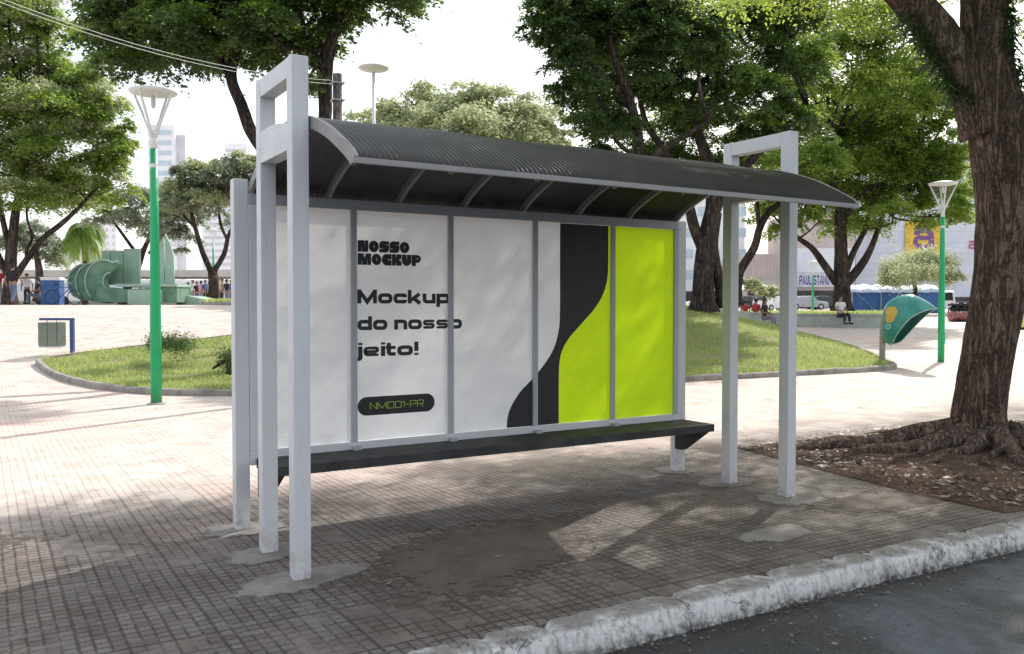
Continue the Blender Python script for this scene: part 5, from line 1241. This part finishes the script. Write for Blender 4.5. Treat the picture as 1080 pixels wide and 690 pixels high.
t, w, h, k = bld(838, 901, 225, 'fac_p', 112, 12, 'two storey pink and white shop with blue lettering on its sign band')
fb_ = boxobj('sign_board', (-w + .1, -.3, (HZ - 303) * k + CAM.z - t.location.z, w - .1, -.002, (HZ - 288) * k + CAM.z - t.location.z), 'signw', t)
boxobj('shopfront', (-w + .3, -.1, -.3, w - .3, -.001, 2.2), 'dark', t)
boxobj('upper_wall', (-w, -.06, (HZ - 287.5) * k + CAM.z - t.location.z, w, -.001, (HZ - 262) * k + CAM.z - t.location.z), 'fac_pale', t)
def caps(k2, s, x=0, t_=.2):
    a = t_ / 2; w = .62
    for ch in s:
        P = lambda q: [(x + p[0] * (w if True else 1), p[1]) for p in q]; S2 = k2.stroke
        if ch == 'P': S2(P([(a, 0), (a, 1 - a), (1 - a, 1 - a), (1 - a, .45), (a, .45)]), t_, .08)
        elif ch == 'A': S2(P([(0, 0), (.5, 1), (1, 0)]), t_); S2(P([(.2, .3), (.8, .3)]), t_ * .8)
        elif ch == 'U': S2(P([(a, 1), (a, a), (1 - a, a), (1 - a, 1)]), t_, .15)
        elif ch == 'L': S2(P([(a, 1), (a, a), (1, a)]), t_)
        elif ch == 'I': S2([(x + a, 0), (x + a, 1)], t_)
        elif ch == 'S': S2(P([(1, 1 - a), (a, 1 - a), (a, .5), (1 - a, .5), (1 - a, a), (0, a)]), t_, .1)
        elif ch == 'T': S2(P([(0, 1 - a), (1, 1 - a)]), t_); S2(P([(.5, 0), (.5, 1)]), t_)
        elif ch == 'N': S2(P([(a, 0), (a, 1), (1 - a, 0), (1 - a, 1)]), t_)
        elif ch == 'O': S2(P([(a, a), (1 - a, a), (1 - a, 1 - a), (a, 1 - a)]), t_, .2, True)
        x += (t_ if ch == 'I' else w) + .17
    return x
K_ = Ink((842 - 869.5) * k, (HZ - 300.5) * k + CAM.z - t.location.z, .52, 1.2, -.31); caps(K_, 'PAULISTANO'); obj('sign_lettering', K_.bm, 'signb', fb_)
t, w, h, k = bld(786, 837, 268, 'fac_b', 108, 12, 'low beige building with vertical ribs between the right posts')
for i in range(26): boxobj('facade_rib', (-w + .1 + i * (2 * w - .3) / 26, -.08, h * .55, -.0 + -w + .22 + i * (2 * w - .3) / 26, -.001, h - .1), 'fac_p', t)
boxobj('shopfront', (-w + .3, -.1, -.3, w - .3, -.001, 2.2), 'dark', t)
t, w, h, k = bld(700, 785, 180, 'fac_pale', 124, 14, 'tall white building behind the forked tree at the right')
for i in range(4):
    for j in range(6): 
        f_ = boxobj('window', (-w + 1 + j * 1.9, -.05, 4 + i * 3, -w + 2.2 + j * 1.9, -.001, 5.3 + i * 3), 'glassb', t)
boxobj('awning', (-w + 5, -1.2, 2.8, w - 1.5, -.002, 4.4), 'awn', t); boxobj('shopfront', (-w + .3, -.1, -.3, w - .3, -.001, 2.3), 'dark', t)

# ------------------------------------------------------------------ buildings on the left
t, w, h, k = bld(158, 186, 133, 'fac_pale', 260, 12, 'white office tower with blue window bands above the left trees')
nb = 30
for i in range(nb): boxobj('window_band', (-w + .4, -.12, h - 3.0 - i * 3.0, w - 1.0, -.002, h - 1.6 - i * 3.0), 'glassb', t)
boxobj('side_tower', (w + .01, 1.5, -.5, w + 2.6, 12, h - 2.6), 'fac_side', t)
t, w, h, k = bld(96, 124, 238, 'fac_pale', 190, 12, 'pale apartment block with small windows behind the palm')
for i in range(12):
    for j in range(4): boxobj('window', (-w + .6 + j * 1.4, -.05, 1 + i * 1.5, -w + 1.2 + j * 1.4, -.001, 1.8 + i * 1.5), 'fac_side', t)
t, w, h, k = bld(214, 262, 225, 'fac_pale', 210, 14, 'hazy white high-rise block seen through the forked tree')
for i in range(14): boxobj('window_band', (-w + .5, -.05, 1.5 + i * 1.6, w - .5, -.001, 2.2 + i * 1.6), 'fac_side', t)
t, w, h, k = bld(238, 262, 152, 'fac_pale', 300, 14, 'faint pale tower low in the sky above the airy tree')
for i in range(14): boxobj('window_band', (-w + .5, -.05, h - 3 - i * 3.2, w - .5, -.001, h - 2 - i * 3.2), 'fac_side', t)
t, w, h, k = bld(126, 150, 242, 'fac_pale', 230, 14, 'grey white apartment tower behind the sculpture panels')
for i in range(9):
    for j in range(3): boxobj('window', (-w + .8 + j * 2, -.05, 2 + i * 2, -w + 1.8 + j * 2, -.001, 3 + i * 2), 'fac_side', t)
# long low terminal roof
t = thing('bus_terminal', at(130, 95), rz=-YAW); k = 95 / FPX; zt = CAM.z - t.location.z
boxobj('roof', (-22, 0, zt + (HZ - 292) * k, 15, 8, zt + (HZ - 285) * k), 'fac_b', t); boxobj('rear_wall', (-22, 7.8, -.3, 15, 8.1, zt + (HZ - 293) * k), 'fac_pale', t)
for i in range(10): bm = bmesh.new(); lathe(bm, [(.16, -.2), (.16, zt + (HZ - 292.3) * k)], 8, cx=-21 + i * 3.9, cy=.6); obj('column', bm, 'conc', t)
tag(t, 'long low flat-roofed bus terminal stretching across the far left', 'bus terminal')
def bus(u, dd, lab, i):
    t = thing('bus', at(u, dd), rz=-YAW); boxobj('body', (-4.5, -1.2, .35, 4.5, 1.2, 2.6), 'carw', t, .15)
    boxobj('window_band', (-4.3, -1.22, 1.3, 4.3, -1.201, 2.2), 'glassb', t)
    for x in (-3, 2.8): 
        bm = bmesh.new(); lathe(bm, [(.45, -.12), (.45, .12)], 16)
        for v in bm.verts: v.co = Vector((v.co.x + x, v.co.z - 1.12, v.co.y + .45))
        obj('wheel', bm, 'tyre', t)
    return tag(t, lab, 'bus', 'white buses in the terminal')
for i, (u, lab) in enumerate(((20, 'white bus leftmost under the terminal roof'), (105, 'white bus in the terminal behind the blue kiosk'), (200, 'white bus in the terminal right of the sail'), (290, 'white bus in the terminal hidden by the left shelter posts'))): bus(u, 90, lab, i)

# ------------------------------------------------------------------ light, sky, camera
AZ = math.atan2(.46, .89); EL = rad(43)
sd = Vector((math.cos(AZ) * math.cos(EL), math.sin(AZ) * math.cos(EL), math.sin(EL)))
sun = D.lights.new('sun', 'SUN'); sun.energy = 5.0; sun.angle = rad(.6); sun.color = (1, .955, .89)
so = D.objects.new('sun', sun); C.objects.link(so); so.rotation_euler = (-sd).to_track_quat('-Z', 'Y').to_euler(); so.location = sd * 30
w = D.worlds.new('World'); S.world = w; w.use_nodes = True; nt = w.node_tree; b = NB(nt)
for n in list(nt.nodes): nt.nodes.remove(n)
out = b.n('ShaderNodeOutputWorld'); sky = b.n('ShaderNodeTexSky'); sky.sky_type = 'NISHITA'; sky.sun_disc = False
sky.sun_elevation = EL; sky.sun_rotation = math.pi / 2 - AZ; sky.air_density = 1.2; sky.dust_density = 4
bg1 = b.n('ShaderNodeBackground'); bg1.inputs[1].default_value = .10; b.l(sky.outputs[0], bg1.inputs[0])
bg2 = b.n('ShaderNodeBackground'); bg2.inputs[0].default_value = (.93, .96, 1, 1); bg2.inputs[1].default_value = .88
ad = b.n('ShaderNodeAddShader'); b.l(bg1.outputs[0], ad.inputs[0]); b.l(bg2.outputs[0], ad.inputs[1]); b.l(ad.outputs[0], out.inputs[0])
cam = D.cameras.new('camera'); co = D.objects.new('camera', cam); C.objects.link(co)
co.location = CAM; dirv = Vector((math.sin(YAW) * math.cos(PITCH), math.cos(YAW) * math.cos(PITCH), math.sin(PITCH)))
co.rotation_euler = dirv.to_track_quat('-Z', 'Y').to_euler(); cam.sensor_width = 36; cam.lens = 36 * FPX / 1080; cam.clip_end = 3000; cam.clip_start = .05
S.camera = co
S.view_settings.view_transform = 'Standard'; S.view_settings.look = 'None'; S.view_settings.exposure = 0; S.view_settings.gamma = 1
S.cycles.max_bounces = 6; S.cycles.transparent_max_bounces = 8; S.cycles.use_denoising = True
